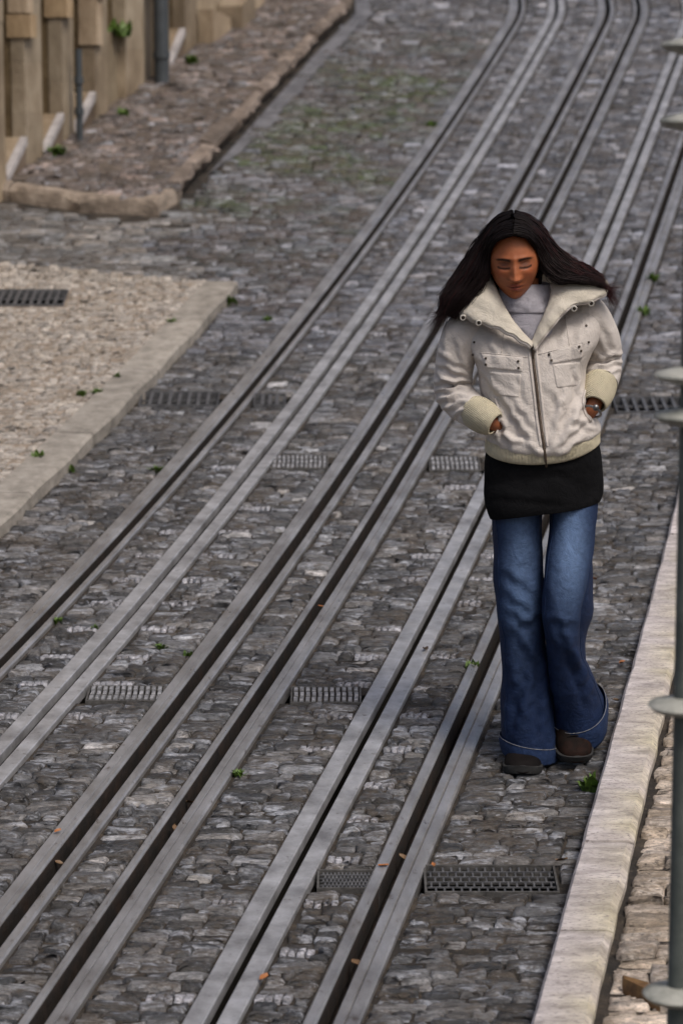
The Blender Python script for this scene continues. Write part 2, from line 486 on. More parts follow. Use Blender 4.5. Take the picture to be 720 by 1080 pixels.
while y < 26.5:
    far = y > 13
    d = random.uniform(.030, .050) if y < 11 else random.uniform(.045, .066)
    y0, y1 = y, y+d
    ym = (y0+y1)/2
    wr = (.05, .155) if y < 11 else (.06, .16)
    # open road left of the tracks, out to the kerb / the side street
    if ym < LB1[1]+.02:
        lo = off(kerb_l, .012); hi = off(edge('A', 0), -.012)
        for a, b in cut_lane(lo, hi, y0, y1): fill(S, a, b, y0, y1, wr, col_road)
        T = Setts()
        if ym > LB1[1]-1.2:      # behind the back edge of the lower pavement
            fill(T, cst(XL), off(kerb_l, -.0), y0, y1, (.10, .24), col_side)
            for q, c, h in zip(T.q, T.c, T.h):
                xm = (q[0]+q[1])/2
                if not in_low(xm, ym, .04): S.add(*q, c, h)
    else:
        T = Setts()
        xs_ = -1.0 + .25*vnoise(0, ym, 3)
        fill(T, cst(XL), cst(xs_), y0, y1, (.10, .24), col_side, .006)
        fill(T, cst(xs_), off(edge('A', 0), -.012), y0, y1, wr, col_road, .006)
        for q, c, h in zip(T.q, T.c, T.h):
            xm = (q[0]+q[1])/2
            if not in_upper(xm, ym, .05) and not in_low(xm, ym, .04): S.add(*q, c, h)
    for a, i, b, j in lanes:
        lo = off(edge(a, i), .010); hi = off(edge(b, j), -.010)
        for p, q in cut_lane(lo, hi, y0, y1):
            L = float(q(ym)-p(ym))
            tie = row % 7 == 0 and random.random() < .75 and L > .1 and ym < 13
            if tie and (a, b) in (('A', 'B'), ('B', 'C'), ('D', 'E'), ('E', 'F')):
                w = min(random.uniform(.09, .13), L*.65)
                cf = lambda x, y: (np.array([.36, .36, .39])*random.uniform(.75, 1.25), .003)
                ty = (y0+.004, y0+.004+.036)
                if b in 'EB':
                    fill(S, off(q, -w), q, *ty, (.022, .027), cf, .001); fill(S, p, off(q, -w-.006), y0, y1, wr, col_road)
                else:
                    fill(S, p, off(p, w), *ty, (.022, .027), cf, .001); fill(S, off(p, w+.006), q, y0, y1, wr, col_road)
            else:
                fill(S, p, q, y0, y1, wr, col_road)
    lo = off(edge('F', 3), .010)
    hi = off(kerb_r, -.018)
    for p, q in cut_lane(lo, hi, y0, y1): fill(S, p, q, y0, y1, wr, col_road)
    y = y1
    row += 1
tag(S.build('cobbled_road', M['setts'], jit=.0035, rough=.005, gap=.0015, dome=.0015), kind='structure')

# ---- lower left pavement of small pale stones
mb = MB()
bed_strip(mb, cst(XL), off(lambda q: np.minimum(kerb_l(q)-KW_L+.01, LB0[0]+(q-LB0[1])*(LB1[0]-LB0[0])/(LB1[1]-LB0[1]) if False else kerb_l(q)-KW_L+.01), 0), .043, YN, float(min(LB0[1], LB1[1]))-.01)
tag(mb.build('pavement_bed', M['sand']), kind='structure')
S = Setts()
y = 8.2
while y < LB1[1]+1.5:
    d = random.uniform(.036, .055); y0, y1 = y, y+d; ym = y+d/2
    T = Setts()
    for p, q in cut_lane(cst(-4.2), off(kerb_l, -KW_L-.004), y0, y1): fill(T, p, q, y0, y1, (.035, .085), col_lime, .004)
    for q, c, h in zip(T.q, T.c, T.h):
        xm = (q[0]+q[1])/2
        if in_low(xm, ym, -.03): S.add(*q, c, h)
    y = y1
tag(S.build('lower_pavement', M['limestone'], .049, .005, .004, .002, .001), kind='structure')
# kerb slabs of the lower pavement
mb = MB()
y = 7.4
while y < LB1[1]-.15:
    L = min(random.uniform(.7, 1.15), LB1[1]-.02-y)
    y0, y1 = y+.004, y+L-.004
    k = random.uniform(.85, 1.12); c = (k, k*.99, k*.97)
    n = 8
    for i in range(n):
        ya, yb = y0+(y1-y0)*i/n, y0+(y1-y0)*(i+1)/n
        xa, xb = float(kerb_l(ya)), float(kerb_l(yb))
        j0, j1 = .006*math.sin(ya*9), .006*math.sin(yb*9)
        top = [SP(xa-KW_L, ya, .055), SP(xa+j0, ya, .055+.003*math.sin(ya*5)), SP(xb+j1, yb, .055+.003*math.sin(yb*5)), SP(xb-KW_L, yb, .055)]
        mid = [SP(xa-KW_L, ya, .0), SP(xa+.012+j0, ya, .044), SP(xb+.012+j1, yb, .044), SP(xb-KW_L, yb, .0)]
        bot = [SP(xa-KW_L, ya, -.05), SP(xa+.012+j0, ya, -.05), SP(xb+.012+j1, yb, -.05), SP(xb-KW_L, yb, -.05)]
        f = [[0, 1, 2, 3], [4, 5, 1, 0], [5, 6, 2, 1], [6, 7, 3, 2], [8, 9, 5, 4], [9, 10, 6, 5], [10, 11, 7, 6]]
        mb.add(top+mid+bot, f, c)
    y += L
tag(mb.build('lower_kerb', M['kerbgrey']), kind='structure')

# ---- right kerb: long pale slabs
mb = MB(); mm = MB()
y = 4.5
joints = sorted([P(0, q, .07)[1] for q in (883, 700, 628, 588, 560)])
cuts = [4.4, 5.35, 6.2] + joints + [12.4, 13.3, 14.2, 15.2, 16.2, 17.3, 18.4, 19.6, 20.8, 22, 23, 24.2, 25.4, 26.6]
cuts = [c for i, c in enumerate(cuts) if i == 0 or c > cuts[i-1]]
for y0, y1 in zip(cuts[:-1], cuts[1:]):
    k = random.uniform(.94, 1.1); c = (k, k*.985, k*.975)
    dz = random.uniform(-.004, .004)
    n = max(2, int((y1-y0)/.07)); g = .004
    Y = np.linspace(y0+g, y1-g, n+1)
    vv = []
    for yy in Y:
        xk = float(kerb_r(yy))
        a = .0016*vnoise(xk, yy, 9); b = .004*vnoise(xk+3, yy, 11)
        e0 = .011 if (yy == Y[0] or yy == Y[-1]) else 0
        vv += [SP(xk-.012+a, yy, -.05), SP(xk-.010+a, yy, .055+dz-e0), SP(xk+a, yy, .070+dz-e0), SP(xk+KW_R-.020+b, yy, .070+dz-e0), SP(xk+KW_R-.004+b, yy, .052+dz), SP(xk+KW_R+b, yy, -.05)]
    f = [[6*i+j, 6*i+j+1, 6*i+j+7, 6*i+j+6] for i in range(n) for j in range(5)]
    f = [q[::-1] for q in f]
    f += [[0, 1, 2, 3, 4, 5], [6*n+j for j in range(5, -1, -1)]]
    cc = len(mb.v); mb.add(vv, f, c)
    for i in range(n+1):
        for j in (3, 4, 5):
            t = .5+.5*vnoise(Y[i]*3, Y[i], 5)
            mb.c[cc+6*i+j] = (k*(1.02), k*(.98), k*(.70+.2*t))
tag(shade_auto(mb.build('right_kerb', M['kerb']), 30), kind='structure')

# ---- right pavement of rough limestone rubble
mb = MB(); strip(mb, off(kerb_r, KW_R-.02), cst(XR+1.5), YN, YF, .030)
tag(mb.build('rubble_bed', M['bed']), kind='structure')
def col_rub(x, y):
    b = random.choice([.24, .30, .38, .45, .52])*random.uniform(.85, 1.1)
    w = random.uniform(0, .25)
    return np.array([b*(1.04+w*.3), b*(.9+w*.05), b*(.78-w*.3)]), 0.0
S = Setts(); y = 4.6
while y < 24:
    d = random.uniform(.024, .058); y0, y1 = y, y+d
    fill(S, off(kerb_r, KW_R+.016), lambda q: kerb_r(q)+1.4, y0, y1, (.06, .20), col_rub, .007)
    y = y1
tag(S.build('rubble_pavement', M['limestone'], .044, .006, .006, .002, .001), kind='structure')

# ---- upper pavement beside the building
poly_y = np.linspace(UF[3][1]-.02, 23.4, 60)
mb = MB(); v = []
for yy in poly_y:
    v += [SP(float(wall_x(yy))-.6, yy, .092), SP(float(upper_edge(yy)) if yy > US[0][1] else UCX-.02, yy, .092)]
v = [(p[0], max(p[1], float(upper_front(p[0])) if p[0] < UCX else p[1]), 0) for p in v]
v = [SP(p[0], p[1], .092) for p in v]
mb.add(v, [[2*i, 2*i+1, 2*i+3, 2*i+2] for i in range(len(poly_y)-1)])
tag(mb.build('upper_pavement_bed', M['middirt']), kind='structure')
S = Setts(); y = UF[3][1]-.1
while y < 23.3:
    d = random.uniform(.045, .07); y0, y1 = y, y+d; ym = y+d/2
    T = Setts(); fill(T, off(wall_x, .0), off(upper_edge, -.1) if ym > US[0][1] else cst(UCX), y0, y1, (.07, .16), col_upper, .009)
    for q, c, h in zip(T.q, T.c, T.h):
        xm = (q[0]+q[1])/2
        if in_upper(xm, ym, -.13): S.add(*q, c, h)
    y = y1
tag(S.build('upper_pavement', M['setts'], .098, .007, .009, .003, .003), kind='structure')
# its kerb: rounded tan stones in front, broken blocks up the side
mb = MB()
def kerb_block(p, q, wid, h, inset, c, jag=0.0, drop=-.06, under=0.0):
    """one kerb stone from p to q (outer edge), reaching wid inwards"""
    p = np.array(p[:2], float); q = np.array(q[:2], float)
    d = (q-p)/np.linalg.norm(q-p); nrm = np.array([-d[1], d[0]])
    n = 5; rows = []
    for i in range(n+1):
        t = i/n; o = p+(q-p)*(t*.985+.0075)
        jx = random.uniform(-jag, jag); jz = random.uniform(-jag, jag)*.5
        e = .012 if i in (0, n) else 0
        o1 = o+nrm*(jx); o2 = o+nrm*(jx+.018+e); o3 = o+nrm*(wid)
        ou = o1+nrm*under
        rows += [(ou[0], ou[1], float(gz(ou[1]))+drop), (o1[0], o1[1], float(gz(o1[1]))+h-.03+jz-e), (o2[0], o2[1], float(gz(o2[1]))+h+jz-e), (o3[0], o3[1], float(gz(o3[1]))+h+jz*.3), (o3[0], o3[1], float(gz(o3[1]))+drop)]
    f = [[5*i+j, 5*i+j+5, 5*i+j+6, 5*i+j+1] for i in range(n) for j in range(4)]
    f += [[0, 1, 2, 3, 4], [5*n+j for j in (4, 3, 2, 1, 0)]]
    mb.add(rows, f, c)
def resample(pts, lens):
    pts = np.array([p[:2] for p in pts]); seg = np.linalg.norm(np.diff(pts, axis=0), axis=1); s = np.concatenate([[0], np.cumsum(seg)])
    out = []; u = 0
    while u < s[-1]:
        out.append((np.interp(u, s, pts[:, 0]), np.interp(u, s, pts[:, 1])))
        u += lens()
    out.append(tuple(pts[-1])); return out
fr = resample(UF, lambda: random.uniform(.42, .6) if True else 0)
for p, q in zip(fr[:-1], fr[1:]):
    k = random.uniform(.95, 1.15); kerb_block(p, q, .09, .092, .02, (k, k*.95, k*.92), .008, under=.02)
si = resample(US, lambda: random.uniform(.16, .5))
for p, q in zip(si[:-1], si[1:]):
    k = random.uniform(.45, .95); w = random.uniform(.06, .14)
    kerb_block(p, q, w, random.uniform(.095, .13), .02, (k, k*.93, k*.93), .022, under=.11)
tag(shade_auto(mb.build('broken_kerb', M['kerbtan']), 40), kind='structure')
# smooth gutter channel at the foot of the broken kerb
mb = MB()
def gl(yy): return float(upper_edge(yy))+.02
def gw_(yy): return .12*min(1, max(.05, (yy-US[1][1])/1.0))
Yg = np.linspace(US[1][1], 23, 70); v = []
for yy in Yg: v += [SP(gl(yy), yy, .004), SP(gl(yy)+gw_(yy)*(1+.25*vnoise(0, yy, 4)+.16*vnoise(0, yy, 17)), yy, .009)]
mb.add(v, [[2*i, 2*i+1, 2*i+3, 2*i+2] for i in range(len(Yg)-1)])
M['gutter'] = mottled('worn_gutter', [(.06, .06, .066), (.13, .13, .142), (.21, .21, .23)], 8, (.4, .7), 60, .5, .006)
tag(mb.build('gutter', M['gutter']), kind='structure')

# ================================================================== TRACKS
def sweep_bar(l0, l1, z0, z1, k, bev=.0055, ya=YN, yb=YF, wav=0):
    Y = np.concatenate([np.arange(ya, 19.4, .2), np.arange(19.4, yb, .1)])
    v = []
    for yy in Y:
        c = float(rx(k, yy)); z = float(gz(yy)); w = wav*vnoise(l0*40, yy, 3)
        for l, dz in ((l0, z0), (l0, z1-bev), (l0+bev, z1), (l1-bev, z1), (l1, z1-bev), (l1, z0)):
            v.append((c+l, yy, z+dz+(w if dz > z0 else 0)))
    n = len(Y); f = [[6*i+j, 6*i+j+6, 6*i+j+7, 6*i+j+1] for i in range(n-1) for j in range(5)]
    f += [[0, 1, 2, 3, 4, 5], [6*(n-1)+j for j in range(5, -1, -1)]]
    return v, f
rail_lab = dict(A='grooved steel rail nearest the grey pavement slab',
                C='grooved steel rail with broad outer strip, second counted from the grey pavement slab',
                D='grooved steel rail with brown groove, third counted from the grey pavement slab',
                F='grooved steel rail passing behind the blue jeans, closest to the white kerb')
for k in 'ACDF':
    base = SP(rx(k, YN), YN)
    e = tag(empty('tram_rail', base), rail_lab[k], 'rail', 'grooved funicular rails')
    a, b, c, d = PROF[k]
    wide_left = k in 'AC'
    hd = MB(); gd = MB(); gf = MB()
    if wide_left:
        s = a+(b-a)*.55
        hd.add(*sweep_bar(s+.0015, b, -.034, .012, k)); hd.add(*sweep_bar(a, s, -.034, .007, k, .003, wav=.001)); gd.add(*sweep_bar(c, d, -.034, .008, k))
    else:
        s = c+(d-c)*.42
        hd.add(*sweep_bar(a, b, -.034, .012, k)); gd.add(*sweep_bar(c, s, -.034, .006, k, .003, wav=.001)); gd.add(*sweep_bar(s+.0015, d, -.034, .010, k))
    gf.add(*sweep_bar(b-.01, c+.01, -.125, -.080, k)); gw = MB(); gw.add(*sweep_bar(b+.0003, b+.0022, -.055, .0045, k, .0004)); gw.build('groove_wall', M['rust'], e)
    hd.build('rail_head', M['steel'], e); gd.build('guard_lip', M['steel'], e); gf.build('groove_floor', M['rust'], e)
slot_lab = dict(B='flat steel beams with black cable slot, farther from the woman',
                E='flat steel beams with black cable slot, just beside the woman')
for k in 'BE':
    e = tag(empty('cable_slot', SP(rx(k, YN), YN)), slot_lab[k], 'cable slot', 'cable slots between the rails')
    a, b, c, d = PROF[k]
    m1 = MB(); m1.add(*sweep_bar(a, b, -.022, .010, k, .003)); m1.build('slot_beam', M['slotsteel'], e)
    m2 = MB(); m2.add(*sweep_bar(c, d, -.022, .009, k, .003)); m2.build('slot_beam', M['slotsteel'], e)
    m3 = MB(); m3.add(*sweep_bar(b-.02, c+.02, -.33, -.29, k)); m3.build('slot_bottom', M['grease'], e)

# ================================================================== DRAIN GRATES
def grate(key, label, style, h=0.0):
    x0, x1, y0, y1 = GR[key]
    cx, cy = (x0+x1)/2, (y0+y1)/2
    e = tag(empty('drain_grate', SP(cx, cy, h)), label, 'drain grate', 'iron drain grates set in the street')
    fr = MB(); bars = MB(); pit = MB(); ft = .0005 if style == 'studs' else .006
    def bx(mb, xa, xb, ya, yb, z0, z1):
        mb.bevbox([SP(xa, ya, z0+h), SP(xb, ya, z0+h), SP(xb, yb, z0+h), SP(xa, yb, z0+h)], [SP(xa, ya, z1+h), SP(xb, ya, z1+h), SP(xb, yb, z1+h), SP(xa, yb, z1+h)], .002)
    w = .006; W_, D_ = x1-x0, y1-y0
    bx(fr, x0, x1, y0, y0+w, -.05, ft); bx(fr, x0, x1, y1-w, y1, -.05, ft)
    bx(fr, x0, x0+w, y0+w+.001, y1-w-.001, -.05, ft); bx(fr, x1-w, x1, y0+w+.001, y1-w-.001, -.05, ft)
    xi0, xi1, yi0, yi1 = x0+w+.001, x1-w-.001, y0+w+.001, y1-w-.001
    if style == 'lattice':
        nr = 5; ncol = 15
        ry = (yi1-yi0)/nr
        for r_ in range(nr+1):
            yy = yi0+ry*r_; 
            if 0 < r_ < nr: bx(bars, xi0, xi1, yy-.0016, yy+.0016, -.001, .003)
        cw = (xi1-xi0)/ncol
        for r_ in range(nr):
            for i in range(ncol+1):
                xx = xi0+cw*(i+(.5 if r_ % 2 else 0))
                if xi0+.006 < xx < xi1-.006: bx(bars, xx-.003, xx+.003, yi0+ry*r_+.0025, yi0+ry*(r_+1)-.0025, -.0005, .0025)
        zb = -.2
    elif style == 'slots':
        n = max(4, int((xi1-xi0)/.040)); cw = (xi1-xi0)/n
        for i in range(1, n):
            xx = xi0+cw*i; bx(bars, xx-.008, xx+.008, yi0, yi1, -.012, .003)
        bx(bars, xi0, xi1, (yi0+yi1)/2-.003, (yi0+yi1)/2+.003, -.012, -.004)
        zb = -.2
    else:   # studded plate
        nr, n = 3, max(4, int((xi1-xi0)/.019)); cw = (xi1-xi0)/n; ry = (yi1-yi0)/nr
        for r_ in range(nr):
            for i in range(n):
                o = .15 if r_ % 2 else 0
                bx(bars, xi0+cw*(i+.16+o*.5), xi0+cw*(i+.80+o*.5), yi0+ry*(r_+.16), yi0+ry*(r_+.84), -.02, .004+random.uniform(-.001, .001))
        zb = -.016
    pit.add([SP(xi0, yi0, zb+h), SP(xi1, yi0, zb+h), SP(xi1, yi1, zb+h), SP(xi0, yi1, zb+h)], [[0, 1, 2, 3]])
    fr.build('frame', M['iron2'] if style != 'slots' else M['iron'], e)
    bars.build('studs' if style == 'studs' else 'bars', M['studs'] if style == 'studs' else M['iron'], e)
    pit.build('pit', M['bed'] if style == 'studs' else M['pit'], e)
M['iron2'] = mottled('dull_frame_iron', [(.03, .028, .026), (.07, .066, .062), (.12, .115, .11)], 25, (.5, .8), 150, .6, .003)
M['studs'] = mottled('pale_worn_studs', [(.07, .07, .07), (.20, .20, .21), (.38, .38, .40)], 30, (.4, .7), 120, .5, .002)
grate('g1', 'largest black lattice grate, between a rail and the white kerb', 'lattice')
grate('g2', 'short black lattice grate between the slot beam and the rail, level with the biggest grate', 'lattice')
grate('g3', 'pale studded iron cover beside the cable slot, level with the turned-up jeans hems', 'studs')
grate('g4', 'pale studded iron cover farther from the woman, level with the turned-up jeans hems', 'studs')
grate('g5', 'pale studded iron cover level with the black skirt, in the track farther from the woman', 'studs')
grate('g6', 'pale studded iron cover right beside the hip of the woman and her skirt', 'studs')
grate('g7', 'dark slotted grate between the grey pavement slab and the first rail', 'slots')
grate('g8', 'small dark slotted grate squeezed between a rail and the cable slot', 'slots')
grate('g9', 'dark slotted grate beside the elbow of the woman, next to the iron post', 'slots')
grate('g10', 'dark slotted grate set in the pale stone pavement, far from the tracks', 'slots', .05)

# ================================================================== BUILDING
def facade_t(px, py=110):
    r = ray(px, py); A = np.array([[r[0], -BD[0]], [r[1], -BD[1]]])
    s = np.linalg.solve(A, BW0[:2]); return s[1]
BN = np.array([-BD[1], BD[0]])       # inwards, away from the street
def FP(t, dep, z): 
    q = BW0[:2]+BD*t+BN*dep
    return (float(q[0]), float(q[1]), float(z))
def gt(t): return float(gz(BW0[1]+BD[1]*t))+.09
bl = tag(empty('stone_building', FP(0, 0, gt(0))), 'tan stone building with deep doorways along the upper pavement', 'building')
piers = [(-60, 5), (27, 45), (66, 78), (100, 114), (133, 152), (165, 179), (195, 208)]
pt = [(facade_t(a) if a > -50 else -3.2, facade_t(b)) for a, b in piers]
TOPZ = gt(pt[3][0])+5.2
LINT = 2.35
def block(mb, t0, t1, d0, d1, zb0, zb1, zt0, zt1, c):
    b = [FP(t0, d0, zb0), FP(t1, d0, zb1), FP(t1, d1, zb1), FP(t0, d1, zb0)]
    t = [FP(t0, d0, zt0), FP(t1, d0, zt1), FP(t1, d1, zt1), FP(t0, d1, zt0)]
    mb.hexa(b, t, c)
DEP = .40
tend = facade_t(330, 30)
for i, (t0, t1) in enumerate(pt):
    mb = MB(); k = random.uniform(.9, 1.1)
    # quoin courses so that the pier reads as cut stones
    z = min(gt(t0), gt(t1))-.3; ztop = max(gt(t0), gt(t1))+LINT
    zz = z; course = 0
    while zz < ztop-.01:
        h = .3+.12*random.random(); zn = min(zz+h, ztop)
        pr = random.uniform(0, .004); kk = k*random.uniform(.95, 1.05); w = random.uniform(-.02, .04)
        block(mb, t0, t1, -pr, .09, zz, zz, zn-.001, zn-.001, (kk*(1+w), kk, kk*(1-w)))
        zz = zn; course += 1
    pr_ = mb.build('pier', M['tan'], bl)
    rv = MB(); block(rv, t0+.008, t1-.008, .0905, DEP, z, z, ztop, ztop, None); rv.build('reveal', M['plaster'], pr_)
# corner bead strips in paler stone on three piers
for i in (1, 2, 3):
    mb = MB(); t0, t1 = pt[i]; zb = gt(t0)
    block(mb, t0-.012, t0+.09, -.03, .10, zb+(.95 if i < 3 else .5), zb+(.95 if i < 3 else .5), zb+LINT-.02, zb+LINT-.02, (1.7, 1.65, 1.65))
    block(mb, t0-.012, t0+.10, -.045, .11, zb+.80, zb+.80, zb+.94, zb+.94, (1.4, 1.25, 1.05))
    o = mb.build('corner_bead', M['tan'], bl); o['label'] = 'paler stone edge'
for i in range(len(pt)-1):
    t0, t1 = pt[i][1], pt[i+1][0]
    if i in (4,):   # short solid wall behind the rain pipe
        mb = MB(); block(mb, t0, t1, .03, DEP, gt(t0)-.3, gt(t1)-.3, gt(t0)+LINT, gt(t1)+LINT, (.7, .7, .72)); mb.build('pier', M['tan'], bl)
        continue
    if i == 3:      # low wall under a shuttered opening
        mb = MB(); block(mb, t0, t1, .05, DEP, gt(t0)-.3, gt(t1)-.3, gt(t0)+.52, gt(t1)+.46, (.8, .78, .72)); mb.build('low_wall', M['tan'], bl)
        d = MB(); block(d, t0, t1, .24, .30, gt(t0)+.5, gt(t1)+.45, gt(t0)+LINT, gt(t0)+LINT, None); d.build('shutter', M['wood'], bl)
        continue
    d = MB(); block(d, t0, t1, DEP-.06, DEP-.01, gt(t0)-.1, gt(t1)-.1, gt(t1)+LINT, gt(t1)+LINT, None); d.build('door_panel', M['plaster'], bl)
    # sloping threshold stone: dark riser, white worn front edge
    s = MB(); e_ = MB()
    za0, za1 = gt(t0)+.03, gt(t1)+.19
    block(s, t0+.003, t1-.003, .035, DEP-.07, gt(t0)-.2, gt(t1)-.2, za0, za1, (.85, .8, .75))
    block(e_, t0+.004, t1-.004, -.012, .034, za0-.045, za1-.045, za0+.004, za1+.004, None)
    r_ = MB(); block(r_, t0+.005, t1-.005, .0, .033, gt(t0)-.2, gt(t1)-.2, za0-.047, za1-.047, (.55, .5, .5))
    th = s.build('threshold', M['tan'], bl)
    e_.build('worn_edge', M['white'], th); r_.build('riser', M['tan'], th)
# wall above the openings, far wall, side wall, cornice, roof
mb = MB(); ta = pt[0][0]
block(mb, ta, tend, .006, DEP, gt(ta)+LINT+.004, gt(tend)+LINT+.004, TOPZ, TOPZ+1.0, (.9, .9, .9))
block(mb, pt[-1][1]+.002, tend, .02, DEP, gt(pt[-1][1])-.3, gt(tend)-.3, gt(pt[-1][1])+LINT, gt(tend)+LINT, (1.0, .98, .95))
block(mb, ta, ta+.4, DEP+.002, 5.0, gt(ta)-.6, gt(ta)-.6, TOPZ, TOPZ, (.85, .85, .85))
mb.build('wall', M['tan'], bl)
mb = MB(); block(mb, ta-.1, tend+.1, -.14, 5.0, TOPZ+.004, TOPZ+1.004, TOPZ+.22, TOPZ+1.22, (.8, .8, .8)); mb.build('cornice', M['tan'], bl)
# rough stones at the wall foot past the last pier
mb = MB()
for q in range(9):
    t = pt[-1][1]+.25+q*.42; w = random.uniform(.14, .24); k = random.uniform(.7, 1.5)
    block(mb, t-w, t+w, -random.uniform(.05, .22), .0, gt(t)-.2, gt(t)-.2, gt(t)+random.uniform(.08, .5), gt(t)+random.uniform(.08, .4), (k, k*.97, k*.95))
mb.build('footing', M['tan'], bl)
# rain pipe in front of the pier, short bollard pipe by the second doorway
def rain_pipe(px, py0, h, r, label):
    tt = facade_t(px, py0); p = FP(tt, -.075-r*.3, gt(tt))
    e = tag(empty('rain_pipe', p), label, 'rain pipe')
    m1 = MB(); m1.tube([(p[0], p[1], p[2]-.1), (p[0], p[1], p[2]+h*.5), (p[0], p[1], p[2]+h)], r, 14); shade_auto(m1.build('pipe', M['pipe'], e))
    for z in (.16, h*.62):
        m2 = MB(); m2.lathe([(r+.002, p[2]+z), (r+.009, p[2]+z), (r+.009, p[2]+z+.045), (r+.002, p[2]+z+.045)], p[0], p[1], 16)
        shade_auto(m2.build('bracket', M['pipe'], e))
    return e
rain_pipe(158, 95, 5.0, .052, 'tall slate grey rain pipe running up the tan facade')
rain_pipe(72, 147, .58, .022, 'short thin grey pipe stub standing beside a doorway of the tan facade')

# ================================================================== IRON POST (right edge)
PY = 4.9
top, bot = W(722, 300, PY), W(719, 1000, PY)
pxc = W(725, 560, PY)[0]
pz0 = float(gz(PY))+.03
e = tag(empty('iron_post', (pxc, PY, pz0)), 'dark grey-green iron post with pale disc collars at the pavement edge', 'post')
m1 = MB(); m1.tube([(pxc, PY, pz0-.05), (pxc, PY, pz0+1.3), (pxc, PY, pz0+3.0)], .0215, 20); shade_auto(m1.build('shaft', M['post'], e))
for py in (1048, 744, 439, 396, 128, 48):
    z = W(712, py, PY)[2]; c = MB()
    c.lathe([(.022, z-.020), (.034, z-.017), (.062, z-.010), (.072, z), (.068, z+.006), (.045, z+.012), (.022, z+.017)], pxc, PY, 36)
    shade_auto(c.build('collar', M['collar'], e), 50)
m2 = MB(); m2.lathe([(.06, pz0-.05), (.06, pz0+.03), (.03, pz0+.07), (.022, pz0+.08)], pxc, PY, 24); shade_auto(m2.build('base', M['post'], e))
m3 = MB(); m3.lathe([(.0, pz0+3.0), (.03, pz0+3.0), (.04, pz0+3.04), (.02, pz0+3.08), (.0, pz0+3.09)], pxc, PY, 24); shade_auto(m3.build('finial', M['post'], e))

# wooden chock lying on the rubble
a, b = P(656, 1034, .06), P(694, 1050, .06)
mb = MB(); w = .03
mb.bevbox([(a[0], a[1]-.01, a[2]-.03), (b[0], b[1]-.035, b[2]-.03), (b[0], b[1]+.015, b[2]-.03), (a[0], a[1]+.01, a[2]-.02)],
          [(a[0], a[1]-.005, a[2]+.008), (b[0], b[1]-.035, b[2]+.012), (b[0], b[1]+.015, b[2]+.022), (a[0], a[1]+.008, a[2]+.012)], .004)
tag(mb.build('wood_wedge', M['chock'], loc=tuple(a)), 'brown wooden wedge lying on the pale rubble beside the post', 'wood wedge')

# ================================================================== WEEDS AND LEAVES
def tuft_mesh(name, n, h, spread, seed):
    r = random.Random(seed); mb = MB()
    for i in range(n):
        a = r.uniform(0, 2*math.pi); l = h*r.uniform(.5, 1.1); lean = r.uniform(.2, 1.1)*spread
        bx, by = r.gauss(0, spread*.25), r.gauss(0, spread*.25)
        w = l*r.uniform(.10, .22)
        d = np.array([math.cos(a), math.sin(a)]); s = np.array([-d[1], d[0]])
        pts = []
        for t, ww in ((0, .3), (.35, 1), (.7, .85), (1, .05)):
            c = np.array([bx, by])+d*lean*t*t; z = l*(t-.25*t*t*lean/spread)
            pts.append((c-s*w*ww, z)); pts.append((c+s*w*ww, z))
        v = [(p[0][0], p[0][1], p[1]) for p in pts]
        mb.add(v, [[0, 1, 3, 2], [2, 3, 5, 4], [4, 5, 7, 6]])
    return mb
weeds = [
 (622, 832, .085, 'biggest bright green weed tuft, at the white kerb by the shoes of the woman', .0),
 (497, 704, .05, 'small green weed beside the rail left of the jeans', .0),
 (252, 816, .035, 'little green weed growing by the rail low in the middle of the street', .0),
 (171, 682, .035, 'tiny green weed among setts, one of a close pair, farther from the rail', .0),
 (199, 690, .035, 'tiny green weed touching the rail, the other of a close pair', .0),
 (100, 662, .035, 'tiny green weed squeezed against the cable slot beam of the outer track', .0),
 (62, 655, .035, 'tiny green weed beside the lip of the first rail', .0),
 (165, 496, .045, 'green weed at the outer side of the first rail', .0),
 (72, 497, .07, 'green weed tuft at the outer foot of the grey pavement slab', .0),
 (40, 482, .055, 'green weed on the pale pavement behind the lower end of the grey slab', .05),
 (85, 416, .045, 'green weed on the pale pavement, left one of two side by side', .05),
 (103, 414, .045, 'green weed on the pale pavement, right one of two side by side', .05),
 (124, 398, .05, 'green weed by the inner edge of the grey slab, above a pair of weeds', .05),
 (181, 340, .05, 'green weed by the inner edge of the grey slab near its upper end', .05),
 (240, 320, .075, 'green weed at the outer corner of the pale pavement', .0),
 (60, 163, .10, 'green weed at the foot of the tan facade between two doorways', .1),
 (130, 121, .09, 'low wide green weed at the foot of the low wall under the shutter', .1),
 (128, 62, .16, 'dark plant hanging from the low wall under the shutter', .5),
 (203, 66, .09, 'green weed by the last threshold of the tan facade', .1),
 (455, 133, .07, 'green weed on the outer side of the first rail far up the hill', .0),
 (688, 296, .08, 'upper green weed along the rail beside the shoulder of the woman', .0),
 (679, 330, .07, 'lower green weed along the rail beside the shoulder of the woman', .0),
 (282, 338, .05, 'green weed in the first track between rail and slot', .0),
]
protos = []
for i in range(4):
    m_ = tuft_mesh('weed', 26+8*i, 1.0, .55+.1*i, i+3)
    o = m_.build('weed', M['weed']); protos.append(o)
used = set()
for i, (px, py, s, lab, h) in enumerate(weeds):
    k = i % 4
    p = P(px, py, h)
    if 'shutter' in lab and 'hanging' in lab:
        tt = facade_t(px, py); p = np.array(FP(tt, .0, gt(tt)+.45))
    if 'facade' in lab or 'foot of the low wall' in lab: p = P(px, py, .1)
    o = protos[k] if k not in used else protos[k].copy()
    if k in used: col.objects.link(o)
    used.add(k)
    o.location = (p[0], p[1], p[2]-.012); o.rotation_euler = (0, 0, random.uniform(0, 6.28)); o.scale = (s*.95, s*.95, s*.8)
    tag(o, lab, 'weed', 'weeds growing in the joints')

